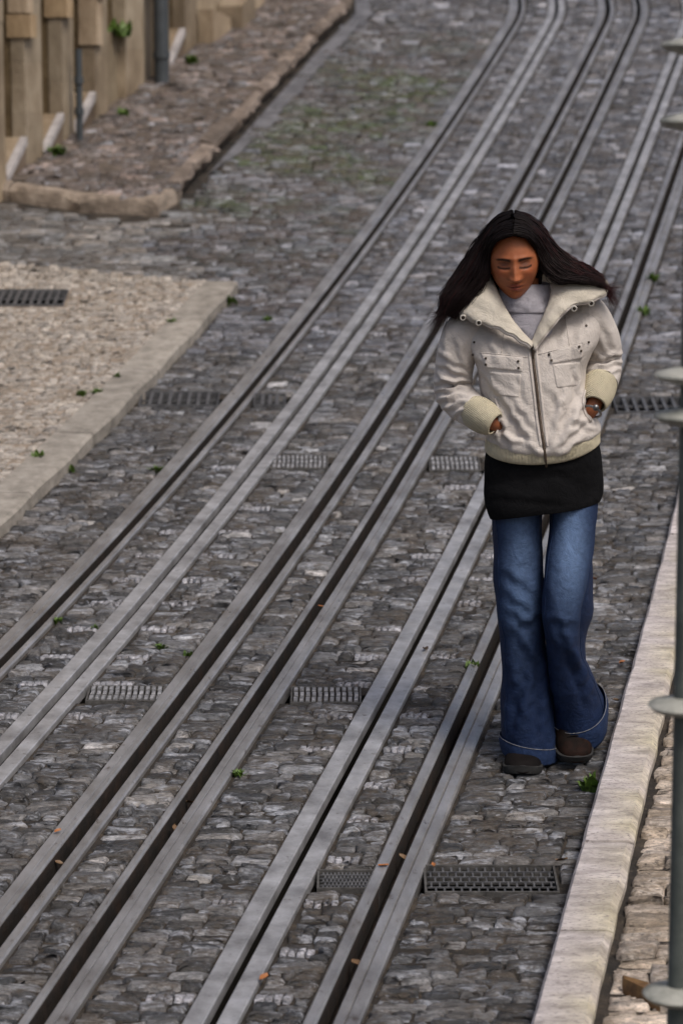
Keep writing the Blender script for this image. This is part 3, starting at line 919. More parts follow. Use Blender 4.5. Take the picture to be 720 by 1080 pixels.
def leaf(px, py, h, s, mat, label, i):
    r = random.Random(i); n = 7; v = []; f = []
    for a in range(n):
        t = a/(n-1); w = .42*math.sin(math.pi*min(1, t*.95+.04))**.8
        z = .25*(t-.5)**2
        v += [(t-.5, -w*.6, z+.16), (t-.5, 0, z), (t-.5, w*.6, z+.2*math.sin(3*t))]
    for a in range(n-1):
        f += [[3*a, 3*a+3, 3*a+4, 3*a+1], [3*a+1, 3*a+4, 3*a+5, 3*a+2]]
    p = P(px, py, h)
    o = mesh_obj('dead_leaf', v, f, mat)
    o.location = (p[0], p[1], p[2]+.004); o.scale = (s, s, s); o.rotation_euler = (R(r.uniform(-25, 25)), R(r.uniform(-20, 20)), r.uniform(0, 6))
    tag(o, label, 'leaf', 'dead leaves on the street')
D, O = M['dead'], M['orange']
for i, a in enumerate([
 (201, 848, -.02, .032, D, 'upper brown leaf of two in the groove of a rail'),
 (184, 875, -.02, .03, D, 'lower brown leaf of two in the groove of a rail'),
 (62, 912, -.02, .03, D, 'brown leaf lying in a rail groove close to the picture edge'),
 (376, 1018, -.01, .04, D, 'curled brown leaf in the groove of the last rail, lowest of all'),
 (425, 906, -.01, .032, D, 'brown leaf in the groove of the last rail, level with the big grate'),
 (457, 914, .01, .024, O, 'small orange leaf at the corner of the big lattice grate'),
 (592, 909, .01, .034, D, 'brown leaf between the big lattice grate and the white kerb'),
 (338, 641, .01, .026, O, 'orange leaf in the rail groove near the middle of the street'),
 (626, 612, .01, .032, O, 'orange leaf on the setts just beside the knee of the jeans'),
 (656, 700, .01, .034, O, 'orange leaf by the white kerb, above the hem of the jeans'),
 (404, 915, .01, .03, O, 'reddish orange leaf left of the last rail near a short grate'),
 (648, 740, .01, .03, D, 'brown leaf tucked against the white kerb near the hem of the jeans'),
 (380, 466, -.01, .03, D, 'brown leaf in a rail groove level with the jacket hem'),
 (278, 1033, .01, .034, O, 'orange leaf on the setts low down, right of the cable slot'),
 (61, 878, .01, .024, O, 'orange leaf speck on a rail of the track by the grey slab'),
 (449, 686, .01, .04, D, 'brown leaf in the dirt beside the cable slot beam'),
]): leaf(*a, i)
# ================================================================== THE WALKING WOMAN
from mathutils import Vector
from mathutils.bvhtree import BVHTree
YW = 7.52
def proj(p):
    p = np.asarray(p, float); q = p-np.array([0, 0, CAMH])
    d = q[..., 1]*CA - q[..., 2]*SA; u = q[..., 1]*SA + q[..., 2]*CA
    return 360+FPX*q[..., 0]/d, 540-FPX*u/d
def ppm(px, py, Y): 
    p = W(px, py, Y); return FPX/(p[1]*CA-(p[2]-CAMH)*SA)

def crom(keys, n_per):
    """smooth interpolation through rows of numbers"""
    K = np.array(keys, float); m = len(K); out = []
    for i in range(m-1):
        p0 = K[max(i-1, 0)]; p1 = K[i]; p2 = K[i+1]; p3 = K[min(i+2, m-1)]
        n = n_per if np.isscalar(n_per) else n_per[i]
        for j in range(n):
            t = j/n
            out.append(.5*((2*p1)+(-p0+p2)*t+(2*p0-5*p1+4*p2-p3)*t*t+(-p0+3*p1-3*p2+p3)*t**3))
    out.append(K[-1]); return np.array(out)

def loft(secs, nu=80, n_per=6, expo=2.3, p=2.0):
    """rows: y, xl, xr, half depth, dy, front drop (px), lateral tilt (px), ring tilt"""
    S_ = crom([list(s)+[0]*(8-len(s)) for s in secs], n_per)
    th = np.linspace(0, 2*math.pi, nu, endpoint=False)
    c, s = np.cos(th), np.sin(th)
    ce = np.sign(c)*np.abs(c)**(2/expo); se = np.sign(s)*np.abs(s)**(2/expo)
    G = np.zeros((len(S_), nu, 3))
    for i, (y, xl, xr, dh, dy, fd, lt, kt) in enumerate(S_):
        C = W((xl+xr)/2, y, YW+dy); m = ppm((xl+xr)/2, y, YW+dy); hw = (xr-xl)/2/m
        G[i, :, 0] = C[0]+hw*ce; yo = -dh*se; G[i, :, 1] = C[1]+yo
        G[i, :, 2] = C[2]-fd/m*np.clip(s, 0, 1)**p+lt/m*c+kt*yo
    return G

def tube_grid(path, nu=40, n_per=6, flat=1.0):
    """rows: px, py, radius px, dy  -> grid of rings round the path"""
    K = crom(path, n_per)
    C = np.array([W(a, b, YW+d) for a, b, r, d in K]); rad = np.array([r/ppm(a, b, YW+d) for a, b, r, d in K])
    tg = np.gradient(C, axis=0); tg /= np.linalg.norm(tg, axis=1, keepdims=True)
    th = np.linspace(0, 2*math.pi, nu, endpoint=False); G = np.zeros((len(K), nu, 3))
    for i in range(len(K)):
        a = np.cross(tg[i], [0, 1, 0]); a /= np.linalg.norm(a); b = np.cross(a, tg[i])
        G[i] = C[i]+rad[i]*(np.cos(th)[:, None]*a+flat*np.sin(th)[:, None]*b)
    return G

def normals(G):
    du = np.roll(G, -1, 1)-np.roll(G, 1, 1); dv = np.gradient(G, axis=0)
    n = np.cross(du, dv); n /= np.linalg.norm(n, axis=2, keepdims=True)+1e-12
    c = G.mean(1, keepdims=True); sgn = np.sign(((G-c)*n).sum(2).mean())
    return n*sgn
def fold(G, folds, wob=0.0, seed=0):
    """push cloth folds (segments in the photograph's pixels, width px, height mm) into the side facing the street"""
    n = normals(G); px, py = proj(G); d = np.zeros(px.shape)
    fr = np.clip(-n[..., 1]*1.5+.3, 0, 1)
    for x0, y0, x1, y1, w, a in folds:
        L = math.hypot(x1-x0, y1-y0); ux, uy = (x1-x0)/L, (y1-y0)/L
        t = (px-x0)*ux+(py-y0)*uy; s = -(px-x0)*uy+(py-y0)*ux + 1.2*np.sin(t*.35+x0)
        tt = np.clip(t/L, 0, 1); e = np.where((t < 0) | (t > L), np.minimum(np.abs(t), np.abs(t-L)), 0)
        prof = np.exp(-(s/w)**2)-.75*np.exp(-((s-1.7*w)/w)**2)
        d += a*.00115*prof*np.exp(-(e/(1.5*w))**2)*(.45+.55*np.sin(math.pi*tt))*fr
    if wob:
        r = np.random.default_rng(seed); 
        for k in range(14):
            f = r.normal(0, 1, 3); f *= r.uniform(18, 60)/np.linalg.norm(f); ph = r.uniform(0, 6.28)
            d += wob*.001*np.sin(G@f+ph)*r.uniform(.2, 1)
    return G+n*d[..., None]
def grid_faces(nr, nu, closed=True, cap0=False, cap1=False):
    f = []
    for i in range(nr-1):
        for k in range(nu if closed else nu-1):
            k2 = (k+1) % nu; f.append([i*nu+k, (i+1)*nu+k, (i+1)*nu+k2, i*nu+k2])
    if cap0: f.append(list(range(nu)))
    if cap1: f.append(list(range((nr-1)*nu, nr*nu))[::-1])
    return f
def obj_grid(name, Gs, mat, parent, colors=None, caps=(False, False), closed=True, solid=0):
    if isinstance(Gs, np.ndarray): Gs = [Gs]
    V = []; F_ = []; o = 0
    for G in Gs:
        F_ += [[i+o for i in q] for q in grid_faces(G.shape[0], G.shape[1], closed, *caps)]
        V.append(G.reshape(-1, 3)); o += G.shape[0]*G.shape[1]
    ob = mesh_obj(name, np.vstack(V), F_, mat, parent, True, colors)
    if solid:
        md = ob.modifiers.new('thick', 'SOLIDIFY'); md.thickness = solid; md.offset = 0
    return ob
def bvh(*objs):
    V = []; F_ = []
    for o in objs:
        k = len(V); org = np.zeros(3); p = o
        while p is not None: org = org+np.array(p.location); p = p.parent
        V += [tuple(np.array(v.co)+org) for v in o.data.vertices]; F_ += [[i+k for i in q.vertices] for q in o.data.polygons]
    return BVHTree.FromPolygons(V, F_)
def on(tree, px, py, off=0.0):
    r = ray(px, py); r = r/np.linalg.norm(r)
    h = tree.ray_cast(Vector((0, 0, CAMH)), Vector(r))
    if h[0] is None: return W(px, py, YW-.12), np.array([0, -1., 0])
    n = np.array(h[1]); 
    if n@r > 0: n = -n
    return np.array(h[0])+n*off, n

# ---- cloth and skin materials
def cloth(name, cols, scale, weave, rough=.85, bstr=.3, attr=False, sheen=.0, rib=None):
    m, nt, b = new_mat(name)
    v = mapping(nt)
    c = ramp(nt, noise(nt, v, scale, 5, .6), [(.3, cols[0]), (.7, cols[1])])
    if attr:
        a = N(nt, 'ShaderNodeVertexColor', layer_name='Col'); c = mix(nt, 1., c, a.outputs['Color'], 'MULTIPLY')
    nt.links.new(c, b.inputs['Base Color']); b.inputs['Roughness'].default_value = rough
    b.inputs['Specular IOR Level'].default_value = .25
    if sheen: b.inputs['Sheen Weight'].default_value = sheen
    n1 = bump(nt, None, noise(nt, v, weave, 3, .6), bstr, .0012)
    if rib is not None:
        w_ = N(nt, 'ShaderNodeTexWave', wave_type='BANDS', bands_direction='X'); w_.inputs['Scale'].default_value = rib[1]; w_.inputs['Distortion'].default_value = .6
        nt.links.new(mapping(nt, (1, 1, 1), 'Object', rib[0]), w_.inputs['Vector']); n1 = bump(nt, None, w_.outputs['Fac'], .8, .003, n1)
    n1 = bump(nt, None, noise(nt, v, 55, 5, .7, .8), .35, .006, n1)
    bump(nt, b, noise(nt, v, 20, 6, .65, .6), .6, .013, n1)
    return m
M['jacket'] = cloth('cream_cotton_shell', [(.50, .455, .42), (.62, .57, .53)], 8, 600, .75, .25)
M['ribknit'] = cloth('cream_rib_knit', [(.52, .465, .335), (.62, .56, .41)], 30, 500, .95, .5, rib=((0, 0, 0), 75))
M['cuffknit'] = cloth('cream_cuff_knit', [(.52, .465, .335), (.62, .56, .41)], 30, 500, .95, .5, rib=((0, R(-55), 0), 75))
M['collarcloth'] = cloth('cream_collar_cloth', [(.50, .455, .38), (.60, .55, .47)], 14, 500, .9, .4)
M['grey_knit'] = cloth('lilac_grey_knit', [(.42, .40, .45), (.52, .50, .55)], 20, 420, .9, .5, rib=((0, 0, 0), 95))
M['black'] = cloth('black_jersey', [(.004, .004, .0045), (.008, .008, .009)], 12, 400, .95, .5)
M['black'].node_tree.nodes['Principled BSDF'].inputs['Specular IOR Level'].default_value = .08
M['denim'] = cloth('blue_denim', [(.8, .8, .8), (1.15, 1.15, 1.15)], 60, 700, .8, .5, attr=True)
M['denimcuff'] = cloth('blue_denim_cuff', [(.007, .017, .050), (.013, .030, .085)], 50, 700, .8, .5)
M['stitch'] = cloth('pale_stitching', [(.20, .20, .21), (.30, .29, .28)], 50, 700)
M['snap'] = mottled('dark_brass_snap', [(.05, .04, .035), (.10, .08, .06)], 50, (.35, .5), 100, .1, metal=.7)
M['snapring'] = mottled('cream_snap_ring', [(.50, .47, .42), (.62, .58, .52)], 50, (.3, .5), 100, .1)
M['zip'] = mottled('brown_metal_zip', [(.07, .05, .035), (.16, .12, .09)], 90, (.35, .55), 400, .6, .002, metal=.5)
M['leather'] = mottled('black_brown_leather', [(.005, .0045, .0045), (.012, .009, .009)], 18, (.6, .85), 120, .3, .002, spec=.08)
M['leather2'] = mottled('brown_leather', [(.004, .003, .003), (.009, .006, .005), (.024, .011, .008)], 14, (.6, .85), 120, .3, .002, spec=.08)
M['sole'] = mottled('black_rubber', [(.008, .008, .008), (.02, .02, .02)], 30, (.7, .9), 100, .4, .002)
M['watch'] = mottled('steel_watch', [(.12, .12, .125), (.26, .26, .26)], 50, (.3, .45), 100, .1, metal=.9)
def skin_mat():
    m, nt, b = new_mat('skin')
    v = mapping(nt); a = N(nt, 'ShaderNodeVertexColor', layer_name='Col')
    c = mix(nt, 1., ramp(nt, noise(nt, v, 60, 4), [(.3, (.9, .88, .86)), (.7, (1.08, 1.06, 1.05))]), a.outputs['Color'], 'MULTIPLY')
    nt.links.new(c, b.inputs['Base Color']); b.inputs['Roughness'].default_value = .5
    b.inputs['Subsurface Weight'].default_value = .12; b.inputs['Subsurface Radius'].default_value = (.008, .003, .002); b.inputs['Subsurface Scale'].default_value = .6
    bump(nt, b, noise(nt, v, 500, 3), .12, .001); b.inputs['Specular IOR Level'].default_value = .32
    return m
M['skin'] = skin_mat()
def hair_mat():
    m, nt, b = new_mat('dark_hair')
    a = N(nt, 'ShaderNodeVertexColor', layer_name='Col')
    nt.links.new(a.outputs['Color'], b.inputs['Base Color']); b.inputs['Roughness'].default_value = .5
    b.inputs['Specular IOR Level'].default_value = .09
    return m
M['hair'] = hair_mat()

gx = P(575, 815)
base = (float(W(575, 815, YW)[0]), YW, float(gz(YW)))
who = tag(empty('person', base), 'walking woman in cream jacket and flared blue jeans, long dark hair, hands in pockets', 'person')

# ---- jeans -------------------------------------------------------------------------------
legA = loft([(500, 518, 578, .10, .0), (520, 516, 574, .098, .0), (548, 518, 571, .09, -.005), (580, 520, 571.5, .085, -.01), (612, 521, 573, .080, -.02), (642, 523, 573, .074, -.025),
             (670, 526, 575, .076, -.015), (700, 527, 577, .082, .0), (730, 528, 580, .090, .01), (758, 528, 583, .098, .015), (784, 529, 586, .104, .015, 0, -5)], 84, 9, 2.15)
legB = loft([(500, 574, 629, .098, -.01), (535, 579, 629, .09, -.03), (560, 578.5, 626, .086, -.05), (590, 575, 623, .080, -.08), (618, 572, 618, .074, -.105, 0, 0, .1),
             (642, 571, 613, .068, -.115, 0, 0, .2), (664, 573, 611, .068, -.095, 0, 0, .35), (688, 575, 613, .074, -.05, 0, 0, .5), (712, 577, 622, .086, .0, 0, 3, .5), (735, 579, 631, .096, .045, 0, 6, .5), (752, 580, 638, .106, .07, 0, 8, .5)], 84, 9, 2.15)
back = loft([(545, 590, 618, .05, -.03), (575, 590, 623, .065, -.03), (605, 588, 624.5, .078, -.025), (640, 584, 624, .082, -.015), (662, 582, 618.5, .078, -.005), (690, 582, 616, .07, .01), (730, 590, 622, .05, .04)], 40, 6, 2.2)
fA = [(534, 600, 566, 622, 5, 6), (540, 642, 566, 660, 4.5, 8), (538, 662, 570, 645, 4.5, 6), (534, 622, 566, 646, 5, 6), (548, 668, 574, 704, 5, 8), (536, 690, 552, 745, 6, 7), (562, 705, 545, 780, 5, 8), (573, 700, 572, 780, 4, 6), (536, 720, 535, 785, 5, 5)]
fB = [(576, 650, 606, 655, 4.5, 6), (578, 660, 598, 690, 5, 7), (594, 662, 622, 740, 4.5, 11), (583, 690, 590, 755, 6, 7), (606, 690, 632, 742, 4, 6), (576, 600, 584, 640, 5, 3)]
legA = fold(legA, fA, 1.0, 1); legB = fold(legB, fB, .9, 2); back = fold(back, [(600, 600, 622, 640, 3, 4)], 1.2, 3)
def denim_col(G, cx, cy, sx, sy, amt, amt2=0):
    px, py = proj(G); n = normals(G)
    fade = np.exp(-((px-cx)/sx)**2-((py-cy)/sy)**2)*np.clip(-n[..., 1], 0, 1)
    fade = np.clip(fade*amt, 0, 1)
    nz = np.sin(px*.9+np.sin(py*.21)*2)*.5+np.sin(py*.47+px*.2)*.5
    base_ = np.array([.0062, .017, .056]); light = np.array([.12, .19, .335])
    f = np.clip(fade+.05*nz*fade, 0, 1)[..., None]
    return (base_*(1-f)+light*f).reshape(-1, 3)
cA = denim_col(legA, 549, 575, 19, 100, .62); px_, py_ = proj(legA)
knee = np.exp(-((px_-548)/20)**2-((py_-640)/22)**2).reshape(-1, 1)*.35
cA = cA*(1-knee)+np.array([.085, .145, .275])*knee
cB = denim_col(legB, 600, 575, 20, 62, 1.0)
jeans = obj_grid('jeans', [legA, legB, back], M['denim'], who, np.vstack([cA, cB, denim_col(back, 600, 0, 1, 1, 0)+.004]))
# turned-up hems
def hem(secs, seed):
    G = loft(secs, 84, 5, 2.15); G = fold(G, [], .8, seed); inner = loft([(s[0]-1, s[1]+5, s[2]-5, s[3]-.012, *s[4:]) for s in secs[::-1]], 84, 5, 2.15)
    return np.concatenate([G, inner], 0)
hA = hem([(779, 527, 588, .108, .015, 0, -5), (786, 526, 589, .112, .015, 2, -5), (795, 528, 588, .112, .015, 2, -4)], 4)
hB = hem([(744, 579, 638, .108, .062, 0, 8, .5), (751, 579, 641, .113, .07, 0, 8, .5), (766, 579, 640, .111, .080, 0, 6, .5)], 5)
for H, sd in ((hA, 1), (hB, 2)):
    h_ = obj_grid('turned_up_hem', H, M['denimcuff'], jeans)
    mb = MB()
    for row in (1, 4):
        ring = H[row]; c = ring.mean(0); ring = c+(ring-c)*1.012
        mb.tube(np.vstack([ring, ring[:1]]), .0008, 5, cap=False)
        if row == 1: break
    mb.build('stitching', M['stitch'], jeans, True)
for G_, ks in ((legA, (34, 4)), (legB, (4, 36))):
    n_ = normals(G_)
    for k in ks:
        mb = MB(); mb.tube(G_[6:-2, k]+n_[6:-2, k]*.0004, .0016, 6); mb.build('side_seam', M['denimcuff'], jeans, True)
# ---- black top under the jacket ------------------------------------------------------------
sk = loft([(440, 516, 629, .105, .0), (470, 512, 633, .118, .0, 4, 3), (495, 511, 634, .122, -.005, 4, 3), (515, 511, 634, .124, -.01, 3, 5), (529, 513, 633, .124, -.015, 1, 8), (536, 515, 631, .122, -.015, 0, 9.5)], 100, 6, 2.5)
sk = fold(sk, [(520, 500, 620, 490, 5, 4), (520, 520, 600, 528, 4, 4), (560, 480, 625, 510, 5, 3)], 1.6, 7)
inn = loft([(534, 518, 628, .112, -.015, 0, 9.5), (515, 518, 628, .11, -.01, 3, 5)], 100, 4, 2.5)
obj_grid('black_top', np.concatenate([sk, inn], 0), M['black'], who)

# ---- jacket --------------------------------------------------------------------------------
to = loft([(324, 524, 600, .062, .01, 29, 3), (328, 508, 614, .075, .005, 27, 6), (334, 497, 627, .086, .0, 22, 7), (345, 489, 634, .098, .0, 14, 6), (358, 489, 632, .108, -.002, 6), (372, 495, 624, .116, -.004, 2),
           (388, 501, 618, .122, -.005), (405, 505, 618, .126, -.006), (425, 510, 621, .130, -.008), (440, 512, 627, .133, -.01, 4, 2), (450, 511, 631, .136, -.012, 9, 4), (458, 512, 632, .134, -.012, 12, 6), (462, 515, 629, .124, -.01, 13, 6)], 140, 6, 2.35, 2.5)
tf = [(520, 424, 541, 472, 3, 6), (531, 418, 556, 462, 3, 6), (541, 420, 566, 452, 3, 4.5), (512, 425, 528, 468, 2.6, 6), (548, 440, 572, 486, 3, 4), (590, 430, 580, 478, 3, 4), (612, 424, 590, 470, 3.5, 5),
      (618, 410, 600, 448, 3, 4), (505, 385, 530, 420, 3, 3.5), (498, 368, 520, 392, 3, 4), (575, 345, 570, 385, 3, 2.5), (600, 335, 590, 370, 3, 2.5), (612, 345, 606, 380, 3, 3), (515, 350, 525, 378, 3, 3), (535, 355, 540, 380, 3, 2.5), (575, 405, 600, 432, 3, 3), (550, 395, 558, 430, 3, 2.5), (600, 440, 625, 452, 2.6, 4)]
tf += [(500, 400, 516, 440, 2.2, 4), (560, 470, 520, 455, 2.6, 5), (575, 480, 556, 468, 2.4, 4), (583, 484, 612, 462, 2.6, 5), (586, 470, 620, 440, 2.4, 4), (596, 412, 586, 440, 2.4, 4), (607, 390, 614, 420, 2.2, 4)]
to = fold(to, [(a, b, c, d, w*1.15, h*1.5) for a, b, c, d, w, h in tf], 1.3, 8)
jk = obj_grid('jacket', to, M['jacket'], who)
T_ = bvh(jk)
slA = tube_grid([(508, 338, 15, .02), (499, 343, 20, .01), (488, 355, 22.5, .0), (482, 370, 21.5, .005), (478.5, 385, 20.5, .015), (476, 400, 20.5, .02), (478, 413, 20, .015), (486, 424, 18.5, -.015), (495, 431, 17.5, -.05), (501, 434.5, 17, -.07)], 56, 8)
slA = fold(slA, [(a, b, c, d, w, h*1.35) for a, b, c, d, w, h in [(456, 402, 498, 401, 2.6, 9), (458, 412, 494, 408, 2.4, 7), (457, 424, 488, 414, 2.6, 7), (464, 384, 494, 396, 2.6, 6), (466, 432, 494, 420, 2.4, 6), (462, 366, 480, 388, 3, 4), (480, 350, 490, 385, 3, 3.5), (470, 345, 470, 380, 3, 3), (476, 440, 500, 424, 2.2, 5), (461, 394, 480, 404, 2.2, 5), (470, 428, 478, 414, 2, 5), (463, 372, 492, 386, 2.4, 4)]], 1.2, 9)
slB = tube_grid([(606, 323, 15, .02), (617, 328, 19, .012), (628, 342, 20.5, .015), (634.5, 364, 20.5, .04), (637, 375, 19.8, .055), (636.5, 386, 18.8, .045), (634.5, 396, 17.8, .02), (633, 404, 17, -.005)], 56, 8)
slB = fold(slB, [(a, b, c, d, w, h*1.35) for a, b, c, d, w, h in [(622, 380, 656, 372, 2.4, 8), (620, 389, 655, 381, 2.2, 7), (618, 398, 652, 390, 2.2, 6), (640, 396, 652, 410, 2.2, 5), (624, 345, 640, 372, 3, 4), (636, 335, 648, 366, 3, 3), (619, 366, 636, 378, 2.4, 4)]], .9, 10)
sa = obj_grid('sleeve', slA, M['jacket'], jk); sb = obj_grid('sleeve', slB, M['jacket'], jk)
cfA = tube_grid([(498, 432.5, 16.5, -.06), (503, 435.5, 18.2, -.075), (511, 440.5, 18.0, -.10), (518, 445, 15.5, -.118), (522, 447.5, 12.5, -.125)], 48, 5)
cfA = np.concatenate([cfA, cfA[::-1][:12]*1.0], 0)
cA_ = cfA[:21].mean(1, keepdims=True); cfA = np.concatenate([cfA[:21], (cA_+(cfA[:21]-cA_)*.86)[::-1][:14]], 0)
cfB = tube_grid([(633.5, 401, 16.5, -.003), (632.5, 405, 18, -.015), (631, 413, 17.2, -.04), (628.5, 421, 15.2, -.065), (626.5, 426.5, 12.6, -.08)], 48, 5)
cB_ = cfB.mean(1, keepdims=True); cfB = np.concatenate([cfB, (cB_+(cfB-cB_)*.86)[::-1][:14]], 0)
ca = obj_grid('cuff', cfA, M['cuffknit'], jk); cb_ = obj_grid('cuff', cfB, M['cuffknit'], jk)
hb = loft([(452, 514, 630, .126, -.008, 13, 6), (458, 512, 632, .131, -.01, 13, 6), (465, 511, 632, .131, -.01, 12, 6), (471, 512, 632, .127, -.01, 11, 6), (473, 514, 630, .121, -.01, 11, 6)], 140, 5, 2.35, 2.0)
hbo = obj_grid('hem_band', hb, M['ribknit'], jk)
T2 = bvh(jk, hbo)
# zip with puller
def ribbon(tree, pts, w, off, name, mat, parent, thick=.003, n=60):
    K = crom(pts, max(2, n//(len(pts)-1))); A = []; B = []
    Q = [on(tree, a, b, off) for a, b in K]
    C = np.array([q[0] for q in Q]); Nn = np.array([q[1] for q in Q])
    for _ in range(4): C[1:-1] = .5*C[1:-1]+.25*(C[2:]+C[:-2])
    tg = np.gradient(C, axis=0); sd = np.cross(tg, Nn); sd /= np.linalg.norm(sd, axis=1, keepdims=True)+1e-9
    v = []
    for c, s, nn in zip(C, sd, Nn): v += [c-s*w-nn*.006, c-s*w, c+nn*thick, c+s*w, c+s*w-nn*.006]
    m = len(C); f = [[5*i+j, 5*i+j+1, 5*i+j+6, 5*i+j+5] for i in range(m-1) for j in range(4)]
    return mesh_obj(name, v, f, mat, parent)
zp = ribbon(T2, [(560.5, 364), (562, 380), (565, 405), (569, 440), (573, 470), (576, 493)], .0042, .002, 'zip', M['zip'], jk)
ribbon(T2, [(557, 366), (558.5, 382), (561.5, 407), (565.5, 442), (569.5, 470)], .004, .001, 'zip_placket', M['jacket'], jk, .003)
ribbon(T2, [(565, 368), (566, 382), (569, 407), (573, 442), (576.5, 470)], .004, .001, 'zip_placket', M['jacket'], jk, .003)
q, nn = on(T2, 561.5, 371, .006); mb = MB(); mb.tube([q+[0, 0, .012], q+[0, 0, 0], q+[0, -.003, -.022]], [.004, .0045, .003], 8); mb.build('zip_puller', M['zip'], jk, True)
# chest pockets and seams
def patch(tree, quad, off, name, nu=24, nv=20, rnd=.22):
    q = np.array(quad, float); V_ = []
    for j in range(nv+1):
        for i in range(nu+1):
            u, v = i/nu, j/nv
            if v > 1-rnd:
                k = math.sqrt(max(0, 1-((v-(1-rnd))/rnd)**2)); k = 1-.12*(1-k); u = .5+(u-.5)*k
            p = (q[0]*(1-u)+q[1]*u)*(1-v)+(q[3]*(1-u)+q[2]*u)*v
            edge_ = min(i, nu-i, j, nv-j); o = off if edge_ > 0 else -.002
            V_.append(on(tree, p[0], p[1], o)[0])
    return mesh_obj(name, V_, grid_faces(nv+1, nu+1, False), M['jacket'], jk)
patch(T2, [(514, 391), (550, 394), (548, 420), (520, 417)], .0028, 'chest_pocket')
patch(T2, [(581, 384), (612, 381), (609, 407), (586, 410)], .0028, 'chest_pocket')
patch(T2, [(506, 372), (552, 376), (551, 393), (511, 389)], .0045, 'pocket_flap', 24, 10, .1)
patch(T2, [(577, 370), (614, 361), (614, 379), (580, 385)], .0045, 'pocket_flap', 24, 10, .1)
T3 = bvh(jk, hbo, *[o for o in jk.children if o.name.startswith(('pocket_flap', 'chest_pocket'))])
T4 = bvh(sa, sb, jk)
def seam(tree, pts, r=.0016): 
    K = crom(pts, 8); mb = MB(); mb.tube([on(tree, a, b, .0004)[0] for a, b in K], r, 5); return mb.build('seam', M['jacket'], jk, True)
for s_ in ([(506, 372), (530, 374), (556, 377)], [(566, 374), (590, 368), (614, 361)], [(532, 345), (528, 372)], [(596, 335), (600, 365)]): seam(T3, s_)
def snap(tree, x, y, r=.0042, mat='snap', name='snap_button', off=.001):
    q, n = on(tree, x, y, off); n = n/np.linalg.norm(n); a = np.cross(n, [0, 0, 1]); a /= np.linalg.norm(a); b = np.cross(a, n); v = []
    pr = [(r, 0), (r, .002), (r*.7, .0032), (.0001, .0026)]
    for rr, h in pr:
        for k in range(12): v.append(q+n*h+rr*(math.cos(k*math.pi/6)*a+math.sin(k*math.pi/6)*b))
    mesh_obj(name, v, grid_faces(4, 12), M[mat], jk)
    return q, n
for x, y in [(512, 378), (512, 384.5), (546, 381), (546.5, 388), (579, 374), (581, 380), (610, 365.5), (612, 370)]: snap(T3, x, y, .0038)
for x, y in [(500, 361), (499, 374), (617.5, 343.5), (620, 361)]: snap(T4, x, y, .0036)
# slanted hand pocket welts
T5 = bvh(jk, hbo)
def welt(pts):
    K = crom(pts, 8); mb = MB(); mb.tube([on(T5, a, b, .002)[0] for a, b in K], .0035, 8); return mb.build('pocket_welt', M['jacket'], jk, True)
welt([(522, 420), (526, 436), (525, 452), (521, 462)]); welt([(616, 412), (614, 425), (616, 436), (622, 444)])

# ---- turtleneck ------------------------------------------------------------------------------
tn = loft([(380, 525, 595, .085, -.005), (360, 528, 590, .084, -.006), (345, 528, 585, .080, -.008), (334, 529, 581, .075, -.010), (326, 528, 580, .071, -.010)], 64, 6, 2.1)
tr = loft([(327, 530, 579, .067, -.010), (328, 526, 582, .074, -.010), (322, 525, 582, .076, -.008), (312, 525, 581, .074, -.002), (303, 526, 580, .071, .004), (299, 527, 579, .067, .006), (301, 530, 576, .060, .006), (318, 533, 573, .055, .0)], 64, 6, 2.1)
tr = fold(tr, [(528, 314, 560, 326, 2.5, 2), (560, 322, 580, 308, 2.5, 2)], .7, 21); tn = fold(tn, [(535, 340, 560, 352, 3, 2), (575, 335, 562, 358, 3, 2)], .8, 22)
tno = obj_grid('turtleneck', [tn, tr], M['grey_knit'], who)

# ---- collar ------------------------------------------------------------------------------------
ci = [(560.5, 364, -.118), (549, 352, -.108), (538, 338, -.098), (529, 322, -.080), (522, 306, -.055), (520, 296, -.01), (532, 285, .06), (550, 282, .085), (568, 284, .065), (580, 294, .0), (582, 306, -.05), (579, 322, -.078), (572, 340, -.098), (566, 353, -.110), (561.5, 364, -.118)]
co = [(559, 367, -.126), (543, 356, -.126), (524, 346, -.120), (506, 340.5, -.108), (488, 333, -.085), (480, 318, .0), (505, 306, .11), (550, 303, .145), (600, 300, .12), (634, 295, .02), (638, 311, -.065), (618, 318.5, -.098), (598, 326, -.116), (581, 344, -.126), (563, 368, -.126)]
I_ = crom([list(a) for a in ci], 7); O_ = crom([list(a) for a in co], 7)
rows = []
nv = 12
for j in range(nv+1):
    t = j/nv
    r_ = []
    for a, b in zip(I_, O_):
        pa = W(a[0], a[1], YW+a[2]); pb = W(b[0], b[1], YW+b[2])
        wd = np.linalg.norm(pb-pa)
        m_ = pa*(1-t)+pb*t
        k = math.sin(math.pi*min(1, t*1.0))
        m_ = m_+np.array([0, -.10, .26])*wd*k*.75
        r_.append(m_)
    rows.append(r_)
CG = np.array(rows)
px_, py_ = proj(CG)
CG[..., 2] += .0025*np.sin(px_*.30+py_*.22)*np.linspace(0, 1, nv+1)[:, None]
CG[..., 1] += .003*np.sin(px_*.17-py_*.3+1)*np.linspace(0, 1, nv+1)[:, None]
cl = obj_grid('collar', CG, M['collarcloth'], jk, closed=False, solid=.009)
cl.modifiers['thick'].offset = -1
mb = MB(); mb.tube(CG[-1], .0052, 8, cap=True); mb.build('collar_edge', M['jacket'], jk, True)
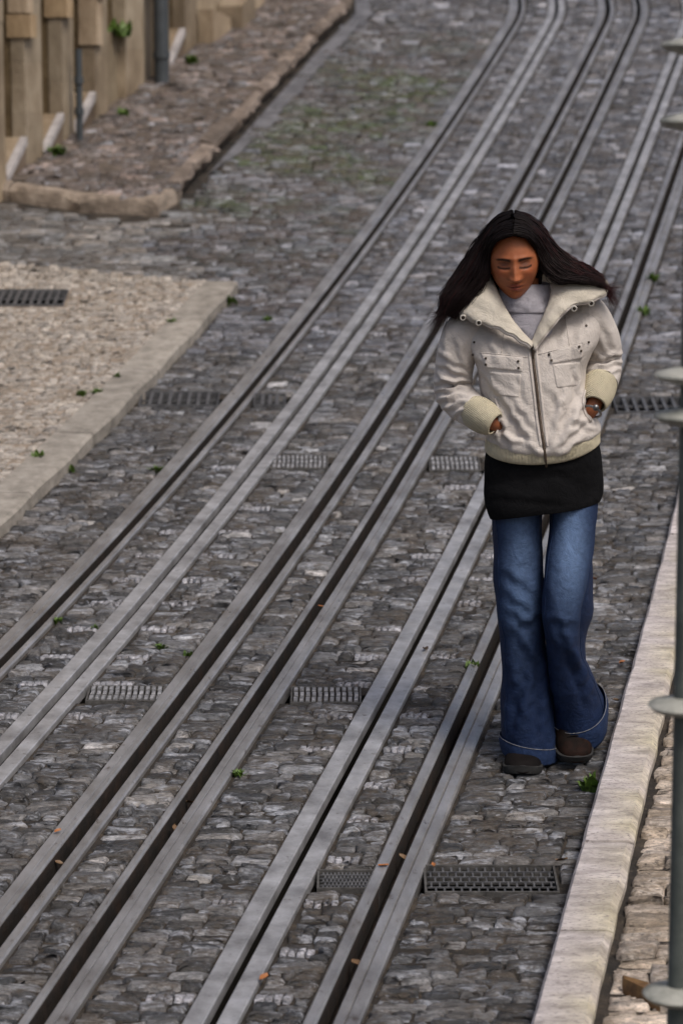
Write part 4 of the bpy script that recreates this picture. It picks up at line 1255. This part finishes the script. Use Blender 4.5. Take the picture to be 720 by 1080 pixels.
for x, y in [(488, 335), (504.5, 340.5), (605, 325.5), (623, 320)]:
    dyy = -.10 if x < 500 or x > 620 else -.122
    q = W(x, y, YW+dyy); mb = MB(); n_ = 20
    ring = [q+np.array([.0070*math.cos(a), -.002*math.sin(a), .0070*math.sin(a)]) for a in np.linspace(0, 2*math.pi, n_+1)]
    mb.tube(ring, .0023, 8, cap=False); mb.build('snap_ring', M['snapring'], jk, True)
    m2 = MB(); m2.tube([q+np.array([0, .004, 0]), q+np.array([0, -.001, 0])], 0.005, 10); m2.build('snap_button', M['snap'], jk, True)

# ---- shoes ---------------------------------------------------------------------------------------
def shoe(name, toe, yaw, pitch, mat, L=.255, wd=.050):
    toe = np.array(toe, float); cyw, syw = math.cos(yaw), math.sin(yaw)
    fwd = np.array([syw, -cyw, 0]); rt = np.array([cyw, syw, 0]); upv = np.array([0, 0, 1.])
    fwd, upv = fwd*math.cos(pitch)-upv*math.sin(pitch), upv*math.cos(pitch)+fwd*math.sin(pitch)
    def pt(s, a, h): return toe-fwd*(L*s)+rt*a+upv*h      # s 0 toe tip .. 1 heel
    prof = [(0.0, .012, .016), (.03, .030, .034), (.09, .042, .048), (.2, .0495, .055), (.33, .050, .062), (.46, .046, .074), (.6, .041, .095), (.74, .039, .115), (.88, .037, .115), (.97, .030, .108), (1.0, .016, .09)]
    K = crom([list(p) for p in prof], 4); nu = 36; G = []
    for s, w, h in K:
        th = np.linspace(0, 2*math.pi, nu, endpoint=False)
        c_, s_ = np.cos(th), np.sin(th)
        a = np.sign(c_)*np.abs(c_)**(2/2.6)*w*wd/.05; z = np.where(s_ > 0, .018+np.abs(s_)**.85*(h-.018), .018-.006*np.abs(s_))
        G.append([pt(s, a_, z_) for a_, z_ in zip(a, z)])
    up = obj_grid(name, np.array(G), M[mat], who, caps=(True, True))
    out = [(0., .0), (.01, .020), (.05, .038), (.12, .048), (.25, .053), (.4, .049), (.55, .042), (.7, .041), (.85, .041), (.95, .034), (1.0, .018), (1.01, .0)]
    Ko = crom([list(p) for p in out], 4); v = []
    m = len(Ko)
    for hgt, k in ((.0, .95), (.004, 1.0), (.022, 1.03), (.024, .98)):
        for s, w in Ko: v.append(pt(s, w*k*wd/.05, hgt-(.012*max(0, .15-s)/.15*-1)))
        for s, w in Ko[::-1]: v.append(pt(s, -w*k*wd/.05, hgt-(.012*max(0, .15-s)/.15*-1)))
    o = mesh_obj('sole', v, grid_faces(4, 2*m, True, True, True), M['sole'], up)
    shade_auto(o, 40)
    # toe cap seam and laces
    for s in (.27, .50, .56, .62):
        mb = MB(); arc = [pt(s, .043*wd/.05*math.cos(a)*(.9 if s < .4 else .62), (.0225+math.sin(a)*(float(np.interp(s, [p[0] for p in prof], [p[2] for p in prof]))-.019))) for a in np.linspace(.25, math.pi-.25, 14)]
        mb.tube(arc, .0022, 6); mb.build('toe_seam' if s < .4 else 'lace', M['leather'], up, True)
    return up
t = P(551, 820); shoe('shoe', (t[0], t[1]+.003, t[2]-.001), R(-4), 0.04, 'leather', .26, .056)
t = P(608, 811); o = shoe('shoe', (t[0], t[1]+.012, t[2]+.006), R(8), R(30), 'leather2', .25, .055); o['label'] = 'brown shoe with lifted heel'

# ---- body: head, neck, arms and hands as one mesh --------------------------------------------------
nb = 150
ph = np.linspace(0, math.pi, nb); th = np.linspace(0, 2*math.pi, nb, endpoint=False)
a_, b_, c_ = .0735, .098, .122
X = np.sin(ph)[:, None]*np.cos(th)[None]*a_; Yf = np.sin(ph)[:, None]*np.sin(th)[None]*b_; Z = np.cos(ph)[:, None]*np.ones_like(th)[None]*c_
# thicken the front sampling: squash angles towards the face
lo = np.clip(-Z/c_, 0, 1)
X = X*(1-.385*lo**2.3)*(1+.05*np.exp(-((Z-.02)/.05)**2))
front = np.clip(Yf/b_, 0, 1)
Yf = np.where(Yf > 0, Yf*(1-.12*lo**2)*(1-.10*np.clip(Z/c_, 0, 1)), Yf*(1-.38*lo**1.5))
Yf = Yf+.012*lo**2*(front > 0)*front
flat = np.exp(-(X/.05)**2)
def g(x0, z0, sx, sz): return np.exp(-((X-x0)/sx)**2-((Z-z0)/sz)**2)
F_ = np.clip(front*1.6, 0, 1)
dY = np.zeros_like(X)
tn_ = np.clip((.020-Z)/(.020+.036), 0, 1)
below = np.where(Z < -.038, np.exp(-((Z+.038)/.0065)**2), 1)
dY += (.004+.022*tn_**1.3)*np.exp(-(X/(.0075+.005*tn_))**2)*np.where(Z > .020, np.exp(-((Z-.020)/.012)**2), 1)*below
for sx in (-1, 1):
    dY += .009*g(sx*.0125, -.036, .0065, .0075)
    dY += -.0125*g(sx*.029, .006, .018, .012)
    dY += .0055*g(sx*.031, .0035, .0140, .0085)
    dY += .0045*g(sx*.030, .0225, .022, .007)
    dY += .005*g(sx*.044, -.020, .018, .016)
    dY += -.004*g(sx*.040, -.060, .016, .020)
    dY += -.0025*g(sx*.030, -.008, .014, .003)
dY += .0075*g(0, -.0585, .017, .0055)+.0085*g(0, -.070, .014, .0058)-.0055*g(0, -.0640, .021, .0022)
dY += .009*g(0, -.098, .017, .014)-.003*g(0, -.081, .014, .005)+.003*g(0, -.052, .004, .006)*-1
Yf = Yf+dY*F_
colr = np.zeros(X.shape+(3,)); colr[:] = (.34, .112, .046)
def blend(mask, c): 
    global colr
    m = np.clip(mask*F_, 0, 1)[..., None]; colr = colr*(1-m)+np.array(c)*m
for sx in (-1, 1):
    blend(.40*g(sx*.040, -.022, .018, .016), (.44, .115, .055))
blend(.35*g(0, -.034, .012, .010), (.46, .15, .07))
blend(.85*np.clip(g(0, -.0585, .0185, .0052)+g(0, -.0695, .0155, .0055), 0, 1), (.26, .05, .04))
blend(.9*g(0, -.0640, .0205, .0014), (.05, .015, .012))
for sx in (-1, 1):
    xb = (X*sx-.012)/.040                                        # brows
    arch = .0175+.0045*np.sin(np.clip(xb, 0, 1)*math.pi*.8)-.002*np.clip(xb, 0, 1)
    thk = .0058*(1-.5*np.clip(xb, 0, 1))
    blend(.97*np.exp(-((Z-arch)/thk)**4)*(1/(1+np.exp(-(X*sx-.011)/.0012)))*(1/(1+np.exp((X*sx-.052)/.0018))), (.007, .004, .003))
    xl_ = (X*sx-.031)/.0165                                      # lash line of the lowered lid
    lash = -.0030-.0030*(1-xl_**2)
    blend(.95*np.exp(-((Z-lash)/.0035)**4)*(np.abs(xl_) < 1.08), (.010, .006, .005))
    blend(.9*g(sx*.030, .004, .019, .010), (.10, .036, .020))  # eye socket shade painted into the skin between brow and lash
    crease = .0075+.003*(1-xl_**2)
    blend(.5*np.exp(-((Z-crease)/.0014)**2)*(np.abs(xl_) < 1), (.09, .035, .025))
# nostrils
for sx in (-1, 1): blend(.8*g(sx*.007, -.0425, .0035, .0022), (.04, .012, .01))
HP, HR, HY = R(11), R(3.0), R(-3)           # nod, roll, turn
def rot_head(x, y, z):
    """head frame (x right in the picture, y towards the viewer, z up) -> world offsets"""
    y2 = y*math.cos(HP)+z*math.sin(HP); z2 = -y*math.sin(HP)+z*math.cos(HP)
    x3 = x*math.cos(HR)-z2*math.sin(HR)*-1*-1; z3 = x*math.sin(HR)*1+z2*math.cos(HR)
    x3 = x*math.cos(HR)-z2*math.sin(HR)
    x4 = x3*math.cos(HY)+y2*math.sin(HY); y4 = -x3*math.sin(HY)+y2*math.cos(HY)
    return np.stack([x4, -y4, z3], -1)
HC = W(541.5, 273, YW-.045)
HG = HC+rot_head(X, Yf, Z)
parts_v = [HG.reshape(-1, 3)]; parts_f = grid_faces(nb, nb); parts_c = [colr.reshape(-1, 3)]
cnt = nb*nb
SK = (.28, .10, .045)
def add_body(G, c=SK, caps=(True, True)):
    global cnt, parts_f
    parts_f += [[i+cnt for i in q] for q in grid_faces(G.shape[0], G.shape[1], True, *caps)]
    parts_v.append(G.reshape(-1, 3)); parts_c.append(np.tile(np.array(c), (G.shape[0]*G.shape[1], 1))); cnt += G.shape[0]*G.shape[1]
add_body(loft([(292, 528, 568, .055, -.01), (310, 532, 572, .050, .0), (330, 532, 574, .052, .01), (350, 522, 600, .06, .02), (380, 522, 600, .08, .0), (430, 522, 610, .10, .0), (470, 520, 625, .10, .0), (520, 522, 624, .09, 0)], 40, 5, 2.1))
add_body(tube_grid([(512, 345, 12, .02), (488, 356, 14, .01), (479, 385, 12, .02), (478, 411, 11, .02), (494, 431, 9.5, -.05), (511, 440, 8.5, -.095), (519, 445.5, 8.2, -.098), (527, 450, 9, -.068), (536, 455, 9, -.055)], 20, 5))
add_body(tube_grid([(610, 340, 12, .02), (630, 352, 14, .02), (637, 376, 12, .055), (633, 404, 10, -.005), (629, 418, 9, -.05), (624.5, 429, 8.4, -.068), (618, 436, 8.6, -.062), (610, 442, 9, -.04), (602, 446, 9, -.035)], 20, 5))
for hand, dirx in (((536, 455, -.055), 1), ((603, 446, -.035), -1)):          # fingers, inside the pockets
    for k in range(4):
        x0, y0, d0 = hand; x0 += dirx*1; y0 += (k-1.5)*4
        ln = (16, 19, 18, 14)[k]
        add_body(tube_grid([(x0, y0, 3, d0+.006*k), (x0+dirx*ln*.5, y0+ln*.45, 2.8, d0+.01+.006*k), (x0+dirx*ln*.8, y0+ln*.95, 2.3, d0+.03+.006*k)], 8, 4))
    add_body(tube_grid([(x0-dirx*8, hand[1]-6, 3.2, hand[2]), (x0-dirx*1, hand[1]-13, 3, hand[2]-.0), (x0+dirx*7, hand[1]-15, 2.4, hand[2]+.01)], 8, 4))
body = mesh_obj('body', np.vstack(parts_v), parts_f, M['skin'], who, True, np.vstack(parts_c))
# watch
q = W(624, 434, YW-.088); mb = MB()
ax = W(620, 441, YW-.10)-W(629, 421, YW-.06); ax /= np.linalg.norm(ax)
u_ = np.cross(ax, [0, 1, 0]); u_ /= np.linalg.norm(u_); w_ = np.cross(u_, ax)
ring = [q+.027*(math.cos(a)*u_+math.sin(a)*w_) for a in np.linspace(0, 2*math.pi, 25)]
mb.tube(ring, .004, 8, cap=False); wt = mb.build('watch', M['watch'], who, True)
f_ = q-w_*.029*(1 if w_[1] > 0 else -1)
mb = MB(); mb.tube([f_, f_+np.array([0, -.005, 0])], .0095, 16); mb.build('watch_case', M['watch'], wt, True)

# ---- hair -------------------------------------------------------------------------------------------
def head_pt(az, el, k=1.0):
    """scalp point: az from the picture's right (0) over the face (90) to the left (180); el elevation"""
    return HC+rot_head(a_*1.05*k*math.cos(el)*math.cos(az), b_*k*math.cos(el)*math.sin(az), c_*k*math.sin(el))
hr = np.random.default_rng(5)
HV = []; HF = []; HCc = []; hn = 0
def strand(pts, w0, w1, c0, c1, nseg=16):
    """a flat tapered lock of hair along control points"""
    global hn
    K = crom(pts, max(2, nseg//(len(pts)-1))); m = len(K)
    tg = np.gradient(K, axis=0); tg /= np.linalg.norm(tg, axis=1, keepdims=True)+1e-9
    vd = K-np.array([0, 0, CAMH]); vd /= np.linalg.norm(vd, axis=1, keepdims=True)
    ax = hr.normal(0, 1, 3)*.5
    s = np.cross(tg, -vd+ax); s /= np.linalg.norm(s, axis=1, keepdims=True)+1e-9
    n = np.cross(s, tg)
    t = np.linspace(0, 1, m)[:, None]; w = w0*(1-t)+w1*t; w = w*np.minimum(1, (1-t)*5+.15)
    a = K-s*w; b = K+n*w*.7; c = K+s*w
    HV.append(np.stack([a, b, c, K-n*w*.7], 1).reshape(-1, 3))
    for i in range(m-1):
        for j in range(4):
            j2 = (j+1) % 4; HF.append([hn+4*i+j, hn+4*i+j2, hn+4*i+4+j2, hn+4*i+4+j])
    HCc.append(np.repeat((np.array(c0)*(1-t)+np.array(c1)*t), 4, 0)); hn += 4*m
DK = np.array([.0060, .0045, .0045]); MD = np.array([.014, .008, .008]); RD = np.array([.050, .014, .014])
part_az = R(90)
def side_lock(side, u, lay, jit):
    """u 0 = upper/outer outline, 1 = lower/inner outline; lay 0 front .. 1 back"""
    el0 = R(88-lay*16); e = hr.normal(0, 1, (8, 3))
    if side < 0:
        up = [(540, 223), (524, 229), (510, 245), (499, 262), (487, 280), (475, 297), (466, 313), (463, 329)]
        dn = [(540.5, 247), (530, 249), (520, 257), (515.5, 271), (513, 290), (505, 304), (493, 318), (478, 336)]
        dyu = [0, .02, .03, .03, .02, .0, -.02, -.03]; dyd = [-.15, -.14, -.12, -.085, -.085, -.09, -.09, -.07]
    else:
        up = [(543, 223), (557, 228), (571, 241), (583, 257), (600, 272), (618, 282), (632, 291), (640, 305)]
        dn = [(540.5, 247), (552, 248), (562, 256), (567.5, 270), (573, 284), (588, 296), (610, 297), (634, 300)]
        dyu = [0, .02, .03, .03, .02, .0, -.02, -.04]; dyd = [-.15, -.14, -.12, -.085, -.085, -.095, -.10, -.075]
    pts = []
    for i in range(8):
        x = up[i][0]*(1-u)+dn[i][0]*u; y = up[i][1]*(1-u)+dn[i][1]*u; d = dyu[i]*(1-u)+dyd[i]*u+lay*(.05 if i > 3 else .10)
        bul = math.sin(math.pi*u)
        d -= bul*(.030 if i < 5 else .015)*(1-lay)
        k = jit*(.25+i/7*1.0)
        p = W(x+e[i, 0]*k, y+e[i, 1]*k*.8, YW-.01+d+e[i, 2]*.003)
        pts.append(p)
    return pts
# keep locks outside the skull
def push_out(pts, k=1.04):
    out = []
    for p in pts:
        q = np.array(p)-HC
        # approximate inverse (small angles): use ellipsoid in world axes
        e = math.sqrt((q[0]/(a_*k*1.06))**2+(q[1]/(b_*k))**2+(q[2]/(c_*k))**2)
        if e < 1: q = q/e
        out.append(HC+q)
    return out
for side in (-1, 1):
    for n_ in range(1300):
        u = hr.beta(.9, .9); lay = hr.uniform(0, 1)**1.5
        pts = push_out(side_lock(side, u, lay, hr.uniform(.5, 2.3)))
        red = (hr.uniform(0, 1) < .35 if side > 0 else hr.uniform(0, 1) < .12)
        c1 = RD*hr.uniform(.5, 1.1) if red and u < .5 else MD*hr.uniform(.6, 1.3)
        if hr.uniform() < .25: pts = pts[:hr.integers(6, 8)]
        strand(pts, hr.uniform(.0014, .0028), hr.uniform(.0004, .0011), DK*hr.uniform(.7, 1.6), c1, 21)
    for n_ in range(260):                                            # wind-blown thin locks that break up the outline
        u = hr.choice([hr.uniform(-.05, .12), hr.uniform(.85, 1.06)]); pts = side_lock(side, u, hr.uniform(0, .8), hr.uniform(1.2, 2.8))
        pts = push_out(pts[:hr.integers(5, 9)])
        strand(pts, .0016, .0004, DK, (RD if side > 0 and u < .5 else MD)*hr.uniform(.6, 1.2), 21)
    # loose flyaway ends
    for n_ in range(150):
        u = hr.uniform(0, .5); pts = side_lock(side, u, hr.uniform(0, .6), 1.5)
        ex = np.array([side*hr.uniform(.01, .05), hr.uniform(-.02, .02), hr.uniform(-.07, .01)])
        pts = push_out(pts[2:])+[pts[-1]+ex*.6, pts[-1]+ex]
        pts[-3] = pts[-3]+ex*.15
        strand(pts, .0009, .0004, MD, RD*hr.uniform(.5, 1) if side > 0 else MD*1.5, 20)
    # hair of the back of the head
    for n_ in range(260):
        az = R(-90)+side*-1*R(hr.uniform(-5, 95)); 
        az = R(-90)+side*R(hr.uniform(-5, 100))
        x_ = side*abs(math.cos(az))
        s0 = HC+rot_head(side*.004, .02*hr.uniform(-1, 1), c_*1.05)
        s1 = head_pt(az if side > 0 else az, R(50), 1.08); s2 = head_pt(az, R(5), 1.12); s3 = head_pt(az, R(-35), 1.2)+np.array([0, .02, -.02])
        s4 = s3+np.array([side*hr.uniform(.01, .09), hr.uniform(-.02, .03), -hr.uniform(.05, .12)])
        strand([s0, s1, s2, s3, s4], .0042, .0015, DK, MD, 20)
hair = mesh_obj('hair', np.vstack(HV), HF, M['hair'], who, True, np.vstack(HCc))
# scalp under the locks
sc_v = []; keep = []
m_ = (np.abs(th-math.pi/2)[None] < 99)
SG = HC+rot_head(X*1.035, np.where(Yf > 0, (Yf-dY*F_), Yf)*1.03, Z*1.03)
hl = .070+.012*np.cos(X/.05)-.25*np.abs(X)
vis = (Z > np.where(Yf > .012, hl, -.075-.4*np.clip(-Yf, 0, .1)))
fs = [q for q in grid_faces(nb, nb) if all(vis.reshape(-1)[i] for i in q)]
ids = sorted({i for q in fs for i in q}); mp = {i: k for k, i in enumerate(ids)}
sco = mesh_obj('scalp_hair', SG.reshape(-1, 3)[ids], [[mp[i] for i in q] for q in fs], M['hair'], hair, True, np.tile(DK*1.2, (len(ids), 1)))
# ================================================================== CAMERA, LIGHT
cd = bpy.data.cameras.new('camera'); cam = bpy.data.objects.new('camera', cd); col.objects.link(cam)
cam.location = (0, 0, CAMH); cam.rotation_euler = (math.pi/2-PITCH, 0, 0)
cd.sensor_fit = 'VERTICAL'; cd.sensor_height = 36; cd.sensor_width = 24
cd.lens = FPX/1080*36
cd.clip_start = .1; cd.clip_end = 2000
cd.dof.use_dof = True; cd.dof.focus_distance = 7.55; cd.dof.aperture_fstop = 3.6
scene.camera = cam
w = bpy.data.worlds.new('World'); scene.world = w; w.use_nodes = True
nt = w.node_tree; nt.nodes.clear()
out = nt.nodes.new('ShaderNodeOutputWorld'); bg = nt.nodes.new('ShaderNodeBackground'); sky = nt.nodes.new('ShaderNodeTexSky')
sky.sky_type = 'NISHITA'; sky.sun_disc = False; sky.sun_elevation = R(57); sky.sun_rotation = R(142); sky.air_density = 1.0; sky.dust_density = 6.0; sky.ozone_density = 1.0
bg.inputs['Strength'].default_value = .09
nt.links.new(sky.outputs[0], bg.inputs[0]); nt.links.new(bg.outputs[0], out.inputs[0])
sl = bpy.data.lights.new('sun', 'SUN'); so = bpy.data.objects.new('sun', sl); col.objects.link(so)
sl.energy = 1.4; sl.angle = R(18); sl.color = (1, .96, .9)
so.rotation_euler = (R(33), 0, R(38))
scene.view_settings.view_transform = 'Standard'; scene.view_settings.look = 'None'
scene.view_settings.exposure = 0.3; scene.view_settings.gamma = 1.0
scene.cycles.max_bounces = 6; scene.cycles.use_denoising = True
